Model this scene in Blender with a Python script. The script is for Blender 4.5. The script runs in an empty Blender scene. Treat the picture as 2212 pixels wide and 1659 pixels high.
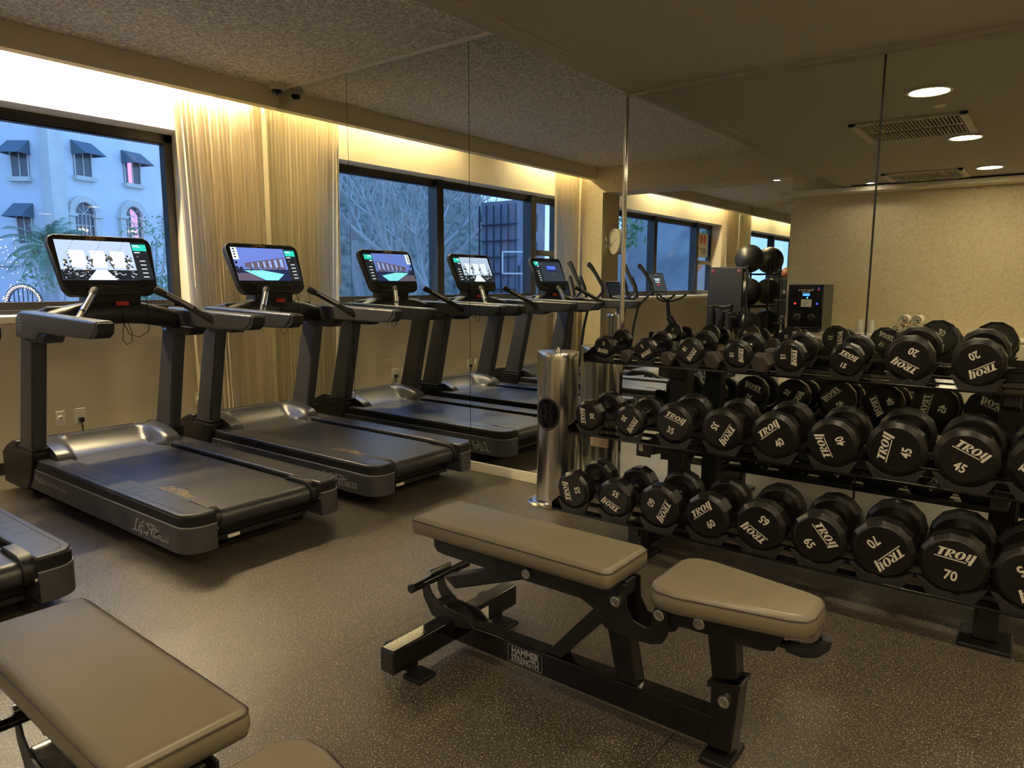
import bpy, bmesh, math, random
from mathutils import Vector as V, Matrix as Mx
random.seed(7)
R = math.radians
PI = math.pi
SC = bpy.context.scene
C = SC.collection

# ------------------------------------------------------------------ materials
def lin(c):
    c = c / 255.0
    return c / 12.92 if c <= 0.04045 else ((c + 0.055) / 1.055) ** 2.4

def rgb(r, g, b):
    return (lin(r), lin(g), lin(b), 1.0)

def mat(name, col, rough=0.5, metal=0.0, spec=0.5, bump=0.0, bscale=200.0, var=0.0, vscale=8.0, coat=0.0, emit=None, aniso=0.0):
    m = bpy.data.materials.new(name)
    m.use_nodes = True
    nt = m.node_tree
    b = nt.nodes['Principled BSDF']
    b.inputs['Base Color'].default_value = col
    b.inputs['Roughness'].default_value = rough
    b.inputs['Metallic'].default_value = metal
    b.inputs['Specular IOR Level'].default_value = spec
    if coat:
        b.inputs['Coat Weight'].default_value = coat
        b.inputs['Coat Roughness'].default_value = 0.1
    if aniso:
        b.inputs['Anisotropic'].default_value = aniso
    if emit:
        b.inputs['Emission Color'].default_value = emit[0]
        b.inputs['Emission Strength'].default_value = emit[1]
    if bump or var:
        tc = nt.nodes.new('ShaderNodeTexCoord')
    if bump:
        n = nt.nodes.new('ShaderNodeTexNoise')
        n.inputs['Scale'].default_value = bscale
        n.inputs['Detail'].default_value = 3
        bp = nt.nodes.new('ShaderNodeBump')
        bp.inputs['Strength'].default_value = bump
        bp.inputs['Distance'].default_value = 0.004
        nt.links.new(tc.outputs['Object'], n.inputs['Vector'])
        nt.links.new(n.outputs['Fac'], bp.inputs['Height'])
        nt.links.new(bp.outputs['Normal'], b.inputs['Normal'])
    if var:
        n = nt.nodes.new('ShaderNodeTexNoise')
        n.inputs['Scale'].default_value = vscale
        n.inputs['Detail'].default_value = 5
        rp = nt.nodes.new('ShaderNodeValToRGB')
        rp.color_ramp.elements[0].position = 0.3
        rp.color_ramp.elements[1].position = 0.7
        rp.color_ramp.elements[0].color = tuple(c * (1 - var) for c in col[:3]) + (1,)
        rp.color_ramp.elements[1].color = tuple(min(1, c * (1 + var)) for c in col[:3]) + (1,)
        nt.links.new(tc.outputs['Object'], n.inputs['Vector'])
        nt.links.new(n.outputs['Fac'], rp.inputs['Fac'])
        nt.links.new(rp.outputs['Color'], b.inputs['Base Color'])
    return m

def emis(name, col, s):
    m = bpy.data.materials.new(name)
    m.use_nodes = True
    nt = m.node_tree
    nt.nodes.remove(nt.nodes['Principled BSDF'])
    e = nt.nodes.new('ShaderNodeEmission')
    e.inputs['Color'].default_value = col
    e.inputs['Strength'].default_value = s
    nt.links.new(e.outputs[0], nt.nodes['Material Output'].inputs['Surface'])
    return m

def node_mat(name):
    m = bpy.data.materials.new(name)
    m.use_nodes = True
    return m, m.node_tree, m.node_tree.nodes, m.node_tree.links, m.node_tree.nodes['Principled BSDF']

M = {}
M['wall'] = mat('wall_paint', rgb(222, 211, 186), 0.6, bump=0.06, bscale=60)
M['trimw'] = mat('white_trim', rgb(226, 220, 202), 0.45)
M['lowceil'] = mat('smooth_ceiling_paint', rgb(168, 160, 146), 0.7)
M['fascia'] = mat('fascia_paint', rgb(204, 192, 168), 0.7)
M['dark'] = mat('window_frame_black', rgb(28, 26, 27), 0.35)
M['blk'] = mat('black_satin_plastic', rgb(22, 22, 24), 0.42, bump=0.03, bscale=900)
M['blkg'] = mat('black_gloss_paint', rgb(14, 14, 15), 0.16, coat=0.4)
M['blkm'] = mat('black_powder_coat', rgb(17, 17, 18), 0.5, bump=0.12, bscale=700)
M['ureth'] = mat('black_urethane', rgb(19, 18, 17), 0.33, var=0.2, vscale=14)
M['hexr'] = mat('grey_hex_rubber', rgb(62, 56, 50), 0.6, bump=0.1, bscale=300)
M['chrome'] = mat('chrome', (0.75, 0.74, 0.72, 1), 0.16, 1.0)
M['steel'] = mat('brushed_steel', (0.72, 0.70, 0.67, 1), 0.2, 1.0)
M['bolt'] = mat('zinc_bolt', (0.55, 0.54, 0.51, 1), 0.35, 1.0)
M['grey'] = mat('graphite_grey_plastic', rgb(82, 82, 86), 0.38, 0.35, bump=0.03, bscale=900)
M['greyd'] = mat('dark_graphite_plastic', rgb(60, 60, 64), 0.32, 0.1, 0.9, bump=0.03, bscale=800)
M['belt'] = mat('treadmill_belt', rgb(44, 44, 48), 0.38, 0, 0.9, bump=0.06, bscale=1200, var=0.3, vscale=5)
M['white'] = mat('white_print', rgb(236, 228, 212), 0.5)
M['silver'] = mat('silver_print', rgb(176, 176, 178), 0.4, 0.3)
M['tan'] = mat('tan_print', rgb(190, 165, 130), 0.5)
M['red'] = mat('red_plastic', rgb(190, 40, 40), 0.4)
M['seatv'] = mat('taupe_vinyl', rgb(118, 110, 92), 0.36, bump=0.08, bscale=420, var=0.05, vscale=6)
M['piping'] = mat('dark_piping', rgb(62, 54, 44), 0.5)
M['saddle'] = mat('grey_saddle_plastic', rgb(40, 40, 40), 0.5)
M['rubber'] = mat('black_rubber', rgb(26, 25, 24), 0.7)
M['outlet'] = mat('white_outlet_plastic', rgb(228, 222, 208), 0.4)
M['pinkpl'] = mat('beige_outlet_plastic', rgb(206, 184, 160), 0.4)
M['ball'] = mat('black_ball_vinyl', rgb(30, 29, 29), 0.38, bump=0.05, bscale=30)
M['mat'] = mat('black_foam_mat', rgb(38, 38, 40), 0.75, bump=0.2, bscale=500)
M['camw'] = mat('camera_housing', rgb(190, 180, 160), 0.45)
M['smoke'] = mat('smoked_dome', rgb(16, 16, 18), 0.06)
M['towel'] = mat('white_towel', rgb(232, 224, 205), 0.9, bump=0.5, bscale=300)
M['cab'] = mat('cream_cabinet', rgb(216, 206, 180), 0.5)
M['brown'] = mat('brown_handle', rgb(120, 70, 40), 0.5)
M['bike'] = mat('blue_black_frame', rgb(24, 27, 34), 0.35)

# popcorn ceiling
m, nt, N, L, b = node_mat('popcorn_ceiling')
tc = N.new('ShaderNodeTexCoord')
n1 = N.new('ShaderNodeTexNoise'); n1.inputs['Scale'].default_value = 42; n1.inputs['Detail'].default_value = 3; n1.inputs['Distortion'].default_value = 1.2
rp = N.new('ShaderNodeValToRGB')
rp.color_ramp.elements[0].position = 0.42; rp.color_ramp.elements[0].color = rgb(172, 164, 150)
rp.color_ramp.elements[1].position = 0.62; rp.color_ramp.elements[1].color = rgb(236, 229, 214)
bp = N.new('ShaderNodeBump'); bp.inputs['Strength'].default_value = 0.9; bp.inputs['Distance'].default_value = 0.01
L.new(tc.outputs['Object'], n1.inputs['Vector']); L.new(n1.outputs['Fac'], rp.inputs['Fac']); L.new(rp.outputs['Color'], b.inputs['Base Color'])
L.new(n1.outputs['Fac'], bp.inputs['Height']); L.new(bp.outputs['Normal'], b.inputs['Normal']); b.inputs['Roughness'].default_value = 0.9
M['popcorn'] = m
# wallpaper with crackle relief
m, nt, N, L, b = node_mat('textured_wallpaper')
tc = N.new('ShaderNodeTexCoord')
n1 = N.new('ShaderNodeTexNoise'); n1.inputs['Scale'].default_value = 40; n1.inputs['Detail'].default_value = 2; n1.inputs['Distortion'].default_value = 2.0
rp = N.new('ShaderNodeValToRGB')
rp.color_ramp.elements[0].position = 0.40; rp.color_ramp.elements[0].color = rgb(186, 172, 138)
rp.color_ramp.elements[1].position = 0.60; rp.color_ramp.elements[1].color = rgb(206, 193, 160)
bp = N.new('ShaderNodeBump'); bp.inputs['Strength'].default_value = 0.5; bp.inputs['Distance'].default_value = 0.006
L.new(tc.outputs['Object'], n1.inputs['Vector']); L.new(n1.outputs['Fac'], rp.inputs['Fac']); L.new(rp.outputs['Color'], b.inputs['Base Color'])
L.new(n1.outputs['Fac'], bp.inputs['Height']); L.new(bp.outputs['Normal'], b.inputs['Normal']); b.inputs['Roughness'].default_value = 0.55
M['paper'] = m
# speckled rubber floor with seams between rolls
m, nt, N, L, b = node_mat('speckled_rubber_floor')
tc = N.new('ShaderNodeTexCoord')
n1 = N.new('ShaderNodeTexNoise'); n1.inputs['Scale'].default_value = 190; n1.inputs['Detail'].default_value = 2; n1.inputs['Distortion'].default_value = 0.6
rp = N.new('ShaderNodeValToRGB')
rp.color_ramp.elements[0].position = 0.58; rp.color_ramp.elements[0].color = rgb(70, 63, 55)
rp.color_ramp.elements[1].position = 0.66; rp.color_ramp.elements[1].color = rgb(190, 175, 152)
n2 = N.new('ShaderNodeTexNoise'); n2.inputs['Scale'].default_value = 2.0; n2.inputs['Detail'].default_value = 4
mx = N.new('ShaderNodeMixRGB'); mx.blend_type = 'MULTIPLY'; mx.inputs['Fac'].default_value = 0.35
sx = N.new('ShaderNodeSeparateXYZ')
mod = N.new('ShaderNodeMath'); mod.operation = 'PINGPONG'; mod.inputs[1].default_value = 0.61
ad = N.new('ShaderNodeMath'); ad.operation = 'ADD'; ad.inputs[1].default_value = 1.66
lt = N.new('ShaderNodeMath'); lt.operation = 'LESS_THAN'; lt.inputs[1].default_value = 0.002
mx2 = N.new('ShaderNodeMixRGB'); mx2.inputs['Color2'].default_value = rgb(24, 21, 19)
bp = N.new('ShaderNodeBump'); bp.inputs['Strength'].default_value = 0.35; bp.inputs['Distance'].default_value = 0.003
n3 = N.new('ShaderNodeTexNoise'); n3.inputs['Scale'].default_value = 260
L.new(tc.outputs['Object'], n1.inputs['Vector']); L.new(tc.outputs['Object'], n2.inputs['Vector']); L.new(tc.outputs['Object'], n3.inputs['Vector'])
L.new(tc.outputs['Object'], sx.inputs[0]); L.new(sx.outputs['X'], ad.inputs[0]); L.new(ad.outputs[0], mod.inputs[0]); L.new(mod.outputs[0], lt.inputs[0])
L.new(n1.outputs['Fac'], rp.inputs['Fac']); L.new(rp.outputs['Color'], mx.inputs['Color1']); L.new(n2.outputs['Fac'], mx.inputs['Color2'])
L.new(mx.outputs['Color'], mx2.inputs['Color1']); L.new(lt.outputs[0], mx2.inputs['Fac']); L.new(mx2.outputs['Color'], b.inputs['Base Color'])
L.new(n3.outputs['Fac'], bp.inputs['Height']); L.new(bp.outputs['Normal'], b.inputs['Normal'])
b.inputs['Roughness'].default_value = 0.4; b.inputs['Specular IOR Level'].default_value = 0.8
M['floor'] = m
# mirror glass
m = bpy.data.materials.new('mirror_glass'); m.use_nodes = True; nt = m.node_tree
nt.nodes.remove(nt.nodes['Principled BSDF'])
g = nt.nodes.new('ShaderNodeBsdfGlossy'); g.inputs['Roughness'].default_value = 0.0; g.inputs['Color'].default_value = (0.80, 0.83, 0.79, 1)
nt.links.new(g.outputs[0], nt.nodes['Material Output'].inputs['Surface'])
M['mirror'] = m
# window glass: clear with a fresnel reflection
m = bpy.data.materials.new('window_glass'); m.use_nodes = True; nt = m.node_tree
nt.nodes.remove(nt.nodes['Principled BSDF'])
tr = nt.nodes.new('ShaderNodeBsdfTransparent'); tr.inputs['Color'].default_value = (0.94, 0.97, 1.0, 1)
g = nt.nodes.new('ShaderNodeBsdfGlossy'); g.inputs['Roughness'].default_value = 0.0
lw = nt.nodes.new('ShaderNodeLayerWeight'); lw.inputs['Blend'].default_value = 0.5
pw = nt.nodes.new('ShaderNodeMath'); pw.operation = 'POWER'; pw.inputs[1].default_value = 5.0
fr = nt.nodes.new('ShaderNodeMath'); fr.operation = 'MULTIPLY_ADD'; fr.inputs[1].default_value = 0.6; fr.inputs[2].default_value = 0.03
nt.links.new(lw.outputs['Facing'], pw.inputs[0]); nt.links.new(pw.outputs[0], fr.inputs[0])
ms = nt.nodes.new('ShaderNodeMixShader')
nt.links.new(fr.outputs[0], ms.inputs[0]); nt.links.new(tr.outputs[0], ms.inputs[1]); nt.links.new(g.outputs[0], ms.inputs[2])
nt.links.new(ms.outputs[0], nt.nodes['Material Output'].inputs['Surface'])
M['glass'] = m
# curtain cloth: diffuse plus translucent
m = bpy.data.materials.new('curtain_cloth'); m.use_nodes = True; nt = m.node_tree
b = nt.nodes['Principled BSDF']; b.inputs['Base Color'].default_value = rgb(232, 222, 198); b.inputs['Roughness'].default_value = 0.85
t = nt.nodes.new('ShaderNodeBsdfTranslucent'); t.inputs['Color'].default_value = rgb(222, 214, 196)
ms = nt.nodes.new('ShaderNodeMixShader'); ms.inputs[0].default_value = 0.42
nt.links.new(b.outputs[0], ms.inputs[1]); nt.links.new(t.outputs[0], ms.inputs[2]); nt.links.new(ms.outputs[0], nt.nodes['Material Output'].inputs['Surface'])
M['curtain'] = m
WARM = (1.0, 0.74, 0.40, 1)
M['cove'] = emis('cove_tube_light', (1.0, 0.81, 0.47, 1), 270)
M['lamp'] = emis('downlight_glow', (1.0, 0.82, 0.52, 1), 56)
M['spot'] = emis('small_spot_glow', (1.0, 0.88, 0.70, 1), 60)

# ------------------------------------------------------------------ mesh helpers
class B:
    def __init__(s):
        s.bm = bmesh.new()

    def face(s, vs, mi=0):
        try:
            f = s.bm.faces.new(vs)
            f.material_index = mi
            return f
        except ValueError:
            return None

    def v(s, p):
        return s.bm.verts.new(p)

    def box(s, x0, x1, y0, y1, z0, z1, mi=0, mx=None):
        ps = [V((x, y, z)) for z in (z0, z1) for x, y in ((x0, y0), (x1, y0), (x1, y1), (x0, y1))]
        if mx is not None:
            ps = [mx @ p for p in ps]
        q = [s.v(p) for p in ps]
        for f in ((3, 2, 1, 0), (4, 5, 6, 7), (0, 1, 5, 4), (1, 2, 6, 5), (2, 3, 7, 6), (3, 0, 4, 7)):
            s.face([q[i] for i in f], mi)
        return s

    def prism(s, pts, a, b, ax='y', mi=0, mx=None):
        def P(u, w, t):
            p = V((u, t, w)) if ax == 'y' else (V((u, w, t)) if ax == 'z' else V((t, u, w)))
            return mx @ p if mx is not None else p
        A = [s.v(P(u, w, a)) for u, w in pts]
        Bv = [s.v(P(u, w, b)) for u, w in pts]
        n = len(pts)
        s.face(A, mi); s.face(Bv[::-1], mi)
        for i in range(n):
            s.face([A[i], Bv[i], Bv[(i + 1) % n], A[(i + 1) % n]], mi)
        return s

    def poly(s, pts, mi=0):
        s.face([s.v(p) for p in pts], mi)
        return s

    def tube(s, pts, r, n=10, mi=0, cap=True, flat=1.0):
        pts = [V(p) for p in pts]
        rs = r if isinstance(r, (list, tuple)) else [r] * len(pts)
        rings = []
        up = None
        for i, p in enumerate(pts):
            d = (pts[min(i + 1, len(pts) - 1)] - pts[max(i - 1, 0)]).normalized()
            if up is None:
                up = V((0, 0, 1)) if abs(d.z) < 0.9 else V((1, 0, 0))
            a = d.cross(up).normalized()
            u2 = a.cross(d).normalized()
            up = u2
            rings.append([s.v(p + (a * math.cos(2 * PI * k / n) + u2 * math.sin(2 * PI * k / n) * flat) * rs[i]) for k in range(n)])
        for i in range(len(rings) - 1):
            for k in range(n):
                s.face([rings[i][k], rings[i][(k + 1) % n], rings[i + 1][(k + 1) % n], rings[i + 1][k]], mi)
        if cap:
            s.face(rings[0][::-1], mi); s.face(rings[-1], mi)
        return s

    def cyl(s, p, q, r, n=20, mi=0):
        return s.tube([p, q], r, n, mi)

    def lathe(s, prof, c=(0, 0, 0), ax='z', n=32, mi=0, mx=None, cap=True):
        rings = []
        for r, h in prof:
            ring = []
            for k in range(n):
                a = 2 * PI * k / n
                x, y = r * math.cos(a), r * math.sin(a)
                p = V((x, y, h)) if ax == 'z' else (V((x, h, y)) if ax == 'y' else V((h, x, y)))
                p = p + V(c)
                if mx is not None:
                    p = mx @ p
                ring.append(s.v(p))
            rings.append(ring)
        for i in range(len(rings) - 1):
            for k in range(n):
                s.face([rings[i][k], rings[i][(k + 1) % n], rings[i + 1][(k + 1) % n], rings[i + 1][k]], mi)
        if cap:
            s.face(rings[0][::-1], mi); s.face(rings[-1], mi)
        return s

    def ball(s, c, r, nu=24, nv=14, mi=0, sc=(1, 1, 1)):
        prof = [(max(1e-4, r * math.sin(PI * i / nv)), -r * math.cos(PI * i / nv)) for i in range(nv + 1)]
        return s.lathe(prof, (0, 0, 0), 'z', nu, mi, Mx.Translation(c) @ Mx.Diagonal((*sc, 1)))

    def grid(s, rows, mi=0, close=False):
        vs = [[s.v(p) for p in r] for r in rows]
        for i in range(len(vs) - 1):
            m_ = len(vs[i])
            for k in range(m_ if close else m_ - 1):
                s.face([vs[i][k], vs[i][(k + 1) % m_], vs[i + 1][(k + 1) % m_], vs[i + 1][k]], mi)
        return vs

    def add(s, me, mi=None):
        n0 = len(s.bm.faces)
        s.bm.from_mesh(me)
        if mi is not None:
            s.bm.faces.ensure_lookup_table()
            for f in s.bm.faces[n0:]:
                f.material_index = mi
        return s

    def obj(s, name, mats, parent=None, bev=0.0, seg=2, ang=38, loc=None, smooth=True):
        bm = s.bm
        bmesh.ops.recalc_face_normals(bm, faces=bm.faces[:])
        me = bpy.data.meshes.new(name)
        bm.to_mesh(me); bm.free()
        if not isinstance(mats, (list, tuple)):
            mats = [mats]
        for q in mats:
            me.materials.append(M[q] if isinstance(q, str) else q)
        if smooth:
            me.polygons.foreach_set('use_smooth', [True] * len(me.polygons))
            me.set_sharp_from_angle(angle=R(ang))
        o = bpy.data.objects.new(name, me)
        C.objects.link(o)
        if parent:
            o.parent = parent
            if parent.get('_w'):
                o.matrix_parent_inverse = parent.matrix_basis.inverted()
        if loc:
            o.location = loc
        if bev:
            md = o.modifiers.new('edge', 'BEVEL')
            md.width = bev; md.segments = seg; md.limit_method = 'ANGLE'; md.angle_limit = R(30); md.harden_normals = True
        return o

def tag(o, label, cat, group=None, kind=None):
    o['label'] = label; o['category'] = cat
    if group: o['group'] = group
    if kind: o['kind'] = kind
    return o

def thing(name, label, cat, loc=(0, 0, 0), rz=0.0, group=None, world=False):
    o = bpy.data.objects.new(name, None)
    o.empty_display_size = 0.1
    C.objects.link(o)
    o.location = loc; o.rotation_euler = (0, 0, rz)
    if world:
        o['_w'] = 1
        bpy.context.view_layer.update()
        o.matrix_basis = Mx.Translation(loc)
    return tag(o, label, cat, group)

def struct(o):
    o['kind'] = 'structure'
    return o

def kids(o):
    return list(o.children)

def copy_tree(o, parent=None):
    c = o.copy()
    C.objects.link(c)
    if parent: c.parent = parent
    for ch in kids(o):
        copy_tree(ch, c)
    return c

_cache = {}
def text_mesh(body, size=1.0, bold=0.0, shear=0.0, sx=1.0, align='CENTER'):
    k = (body, size, bold, shear, sx, align)
    if k in _cache: return _cache[k]
    cu = bpy.data.curves.new('t', 'FONT')
    cu.body = body; cu.size = size; cu.offset = bold; cu.shear = shear; cu.align_x = align; cu.align_y = 'CENTER'; cu.resolution_u = 3
    o = bpy.data.objects.new('t', cu); C.objects.link(o)
    me = bpy.data.meshes.new_from_object(o.evaluated_get(bpy.context.evaluated_depsgraph_get()))
    bpy.data.objects.remove(o)
    me.transform(Mx.Diagonal((sx, 1, 1, 1)))
    me.materials.clear()
    _cache[k] = me
    return me

def place(me, mx):
    q = me.copy(); q.transform(mx)
    return q

def frame(o, x, y):
    """matrix that maps local (u, v, 0) to o + u*x + v*y"""
    x = V(x); y = V(y); z = x.cross(y)
    m_ = Mx.Identity(4)
    for i in range(3):
        m_[i][0] = x[i]; m_[i][1] = y[i]; m_[i][2] = z[i]; m_[i][3] = o[i]
    return m_

# brush-script strokes
ST = {
 'L': (0.55, [[(0.42, 1.0), (0.2, 0.5), (0.05, -0.05)], [(-0.22, -0.12), (0.1, -0.03), (0.5, -0.02)], [(0.28, 0.98), (0.55, 1.02)]]),
 'i': (0.24, [[(0.1, 0.5), (0.0, 0.0), (0.1, 0.02)], [(0.2, 0.74), (0.24, 0.78)]]),
 'f': (0.3, [[(0.42, 1.0), (0.26, 0.95), (0.1, 0.3), (-0.02, -0.2)], [(-0.02, 0.5), (0.36, 0.56)]]),
 'e': (0.36, [[(0.02, 0.26), (0.26, 0.36), (0.26, 0.5), (0.1, 0.48), (0.0, 0.2), (0.1, 0.0), (0.3, 0.1)]]),
 'F': (0.5, [[(0.3, 0.92), (0.15, 0.4), (0.0, -0.12)], [(0.02, 0.88), (0.35, 1.0), (0.9, 0.97)], [(0.12, 0.5), (0.48, 0.56)]]),
 't': (0.32, [[(0.3, 0.9), (0.1, 0.3), (0.05, 0.02), (0.16, 0.02)], [(-0.08, 0.62), (0.62, 0.72)]]),
 'n': (0.4, [[(0.12, 0.5), (0.0, 0.0)], [(0.04, 0.28), (0.22, 0.5), (0.32, 0.44), (0.24, 0.05), (0.34, 0.02)]]),
 's': (0.3, [[(0.32, 0.48), (0.16, 0.5), (0.1, 0.38), (0.22, 0.2), (0.16, 0.03), (-0.04, 0.03)]]),
}
def script_mesh(word, w=0.1):
    if ('script', word, w) in _cache: return _cache[('script', word, w)]
    bm = bmesh.new(); x = 0
    for ch in word:
        adv, strokes = ST[ch]
        for st in strokes:
            for (a, c), (e, f) in zip(st[:-1], st[1:]):
                d = V((e - a, f - c, 0)); l = d.length
                d.normalize(); n = V((-d.y, d.x, 0)) * w / 2; e2 = d * w * 0.35
                p, q = V((x + a, c, 0)) - e2, V((x + e, f, 0)) + e2
                bm.faces.new([bm.verts.new(t) for t in (p - n, q - n, q + n, p + n)])
        x += adv
    me = bpy.data.meshes.new('script'); bm.to_mesh(me); bm.free()
    me.transform(Mx.Translation((-x / 2, -0.45, 0)))
    _cache[('script', word, w)] = me
    return me

# heavy slanted logo letters T R O Y with an underline
def ell(cx, cy, rx, ry, n=14, a0=0, a1=2 * PI):
    return [(cx + rx * math.cos(a0 + (a1 - a0) * k / n), cy + ry * math.sin(a0 + (a1 - a0) * k / n)) for k in range(n + 1)]

def troy_mesh():
    bm = bmesh.new(); sh = 0.28
    def P(pts):
        bm.faces.new([bm.verts.new((x + sh * y, y, 0)) for x, y in pts])
    def ring(o, i):
        for k in range(len(o) - 1):
            P([o[k], o[k + 1], i[k + 1], i[k]])
    P([(0.0, 0.78), (0.78, 0.78), (0.78, 0.95), (0.0, 0.95)]); P([(0.24, 0.0), (0.56, 0.0), (0.56, 0.78), (0.24, 0.78)])
    P([(0.86, 0.0), (1.14, 0.0), (1.14, 0.95), (0.86, 0.95)])
    ring(ell(1.2, 0.68, 0.42, 0.27, 10, -PI / 2, PI / 2), ell(1.2, 0.68, 0.12, 0.19, 10, -PI / 2, PI / 2))
    P([(1.14, 0.87), (1.2, 0.87), (1.2, 0.95), (1.14, 0.95)]); P([(1.14, 0.41), (1.24, 0.41), (1.66, 0.0), (1.34, 0.0)])
    ring(ell(2.14, 0.47, 0.46, 0.48, 20), ell(2.14, 0.47, 0.15, 0.4, 20))
    P([(2.72, 0.2), (3.0, 0.2), (3.0, 0.95), (2.72, 0.95)]); ring(ell(3.0, 0.22, 0.28, 0.22, 8, PI, 1.5 * PI), ell(3.0, 0.22, 0.1, 0.1, 8, PI, 1.5 * PI))
    P([(3.0, 0.0), (3.16, 0.0), (3.16, 0.12), (3.0, 0.12)]); P([(3.14, -0.36), (3.44, -0.36), (3.44, 0.95), (3.14, 0.95)])
    P([(0.0, -0.24), (2.98, -0.24), (2.98, -0.12), (0.0, -0.12)])
    me = bpy.data.meshes.new('logo'); bm.to_mesh(me); bm.free()
    me.transform(Mx.Diagonal((1 / 3.5, 1 / 3.5, 1, 1)) @ Mx.Translation((-1.8, -0.35, 0)))
    return me
TROY = troy_mesh()
def rrect(x0, x1, y0, y1, r, n=5):
    out = []
    for cx, cy, a in ((x1 - r, y0 + r, -90), (x1 - r, y1 - r, 0), (x0 + r, y1 - r, 90), (x0 + r, y0 + r, 180)):
        for k in range(n + 1):
            t = R(a + 90 * k / n)
            out.append((cx + r * math.cos(t), cy + r * math.sin(t)))
    return out
# ------------------------------------------------------------------ camera
CAM = V((6.513, -4.027, 1.42))
cam = bpy.data.cameras.new('camera'); cam.sensor_width = 36; cam.lens = 1539.33 / 2212 * 36; cam.clip_start = 0.05; cam.clip_end = 500
co = bpy.data.objects.new('camera', cam); C.objects.link(co)
yaw, pit, rol = R(37.33016), R(8.12733), R(0.18154)
f = V((-math.sin(yaw) * math.cos(pit), math.cos(yaw) * math.cos(pit), -math.sin(pit)))
r = V((math.cos(yaw), math.sin(yaw), 0)); u = r.cross(f)
r2 = r * math.cos(rol) + u * math.sin(rol); u2 = -r * math.sin(rol) + u * math.cos(rol)
mw = Mx.Identity(4)
for i in range(3):
    mw[i][0] = r2[i]; mw[i][1] = u2[i]; mw[i][2] = -f[i]; mw[i][3] = CAM[i]
co.matrix_world = mw
SC.camera = co

# ------------------------------------------------------------------ room shell
WX = 0.43      # inner face of the window wall
HC, LC = 3.124, 2.552
YF = -12.3     # mirror at the far end
YB, YB2 = -5.51, -6.02
struct(B().box(WX - 0.3, 8.6, YF - 0.2, 0.2, -0.2, 0.0).obj('floor', 'floor'))
struct(B().box(0.1, 4.6, YF - 0.2, 0.2, HC, HC + 0.15).obj('ceiling', 'popcorn'))
struct(B().box(4.345, 8.6, YB, 0.0, LC + 0.008, HC - 0.001).obj('ceiling', 'lowceil'))
struct(B().box(4.33, 4.445, YB, 0.0, LC, HC - 0.002).obj('trim_1', 'lowceil', bev=0.004))
W1 = (-5.4, -0.675); W2 = (-11.62, -6.9)
SZ, HZ = 1.163, 2.686
w = B()
w.box(WX - 0.3, WX, YF - 0.2, 0.02, 0, SZ - 0.02)
w.box(WX - 0.3, WX, YF - 0.2, 0.02, HZ, HC - 0.001)
for a, c in ((W1[1], 0.02), (W2[1], W1[0]), (YF - 0.2, W2[0])):
    w.box(WX - 0.3, WX, a, c, SZ - 0.02, HZ)
struct(w.obj('wall_left', 'wall'))
struct(B().box(0.1, 8.6, 0.012, 0.2, 0, HC - 0.001).obj('wall_front', 'wall'))
w = B()
w.box(WX, 0.94, YB2, YB, 0, HC - 0.001)
w.box(0.94, 3.70, YB2, YB, 2.752, HC - 0.001)
w.box(3.70, 8.6, YB2, YB, 0, HC - 0.001)
struct(w.obj('wall_back', 'paper'))
struct(B().box(8.6, 8.7, YB2, 0.2, 0, HC).obj('wall_right', 'wall'))
struct(B().box(4.5, 4.6, YF, YB2, 0, HC - 0.001).obj('wall_far_right', 'paper'))
struct(B().box(0.1, 4.6, YF - 0.2, YF - 0.012, 0, HC - 0.001).obj('wall_far', 'wall'))
struct(B().box(3.63, 8.6, YB, -5.24, 2.487, 2.541).obj('trim_2', 'cab', bev=0.004))
# pelmet fascia that hides the cove lamps, one before and one behind the dividing wall
for k, (a, c) in enumerate(((YB, -0.002), (YF + 0.002, YB2))):
    struct(B().box(0.715, 0.815, a, c, 2.951, HC - 0.001).obj('trim_%d' % (3 + k), 'fascia'))
struct(B().box(WX, WX + 0.012, YB, -0.013, 0.0, 0.09).obj('baseboard_left', 'rubber'))
struct(B().box(WX, 8.6, -0.013, 0.012, 0.0, 0.072).obj('baseboard_front', 'trimw', bev=0.003))
struct(B().box(3.70, 8.6, YB, YB + 0.012, 0.0, 0.09).obj('baseboard_back', 'rubber'))
struct(B().box(4.45, 8.6, -0.012, 0.012, 2.536, 2.56).obj('trim_5', 'lowceil'))
struct(B().box(0.816, 4.33, -0.012, 0.012, 3.103, 3.123).obj('trim_6', 'trimw'))
struct(B().box(4.309, 4.322, -0.02, 0.012, 0.07, 2.552).obj('trim_7', 'chrome', bev=0.003))
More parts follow.
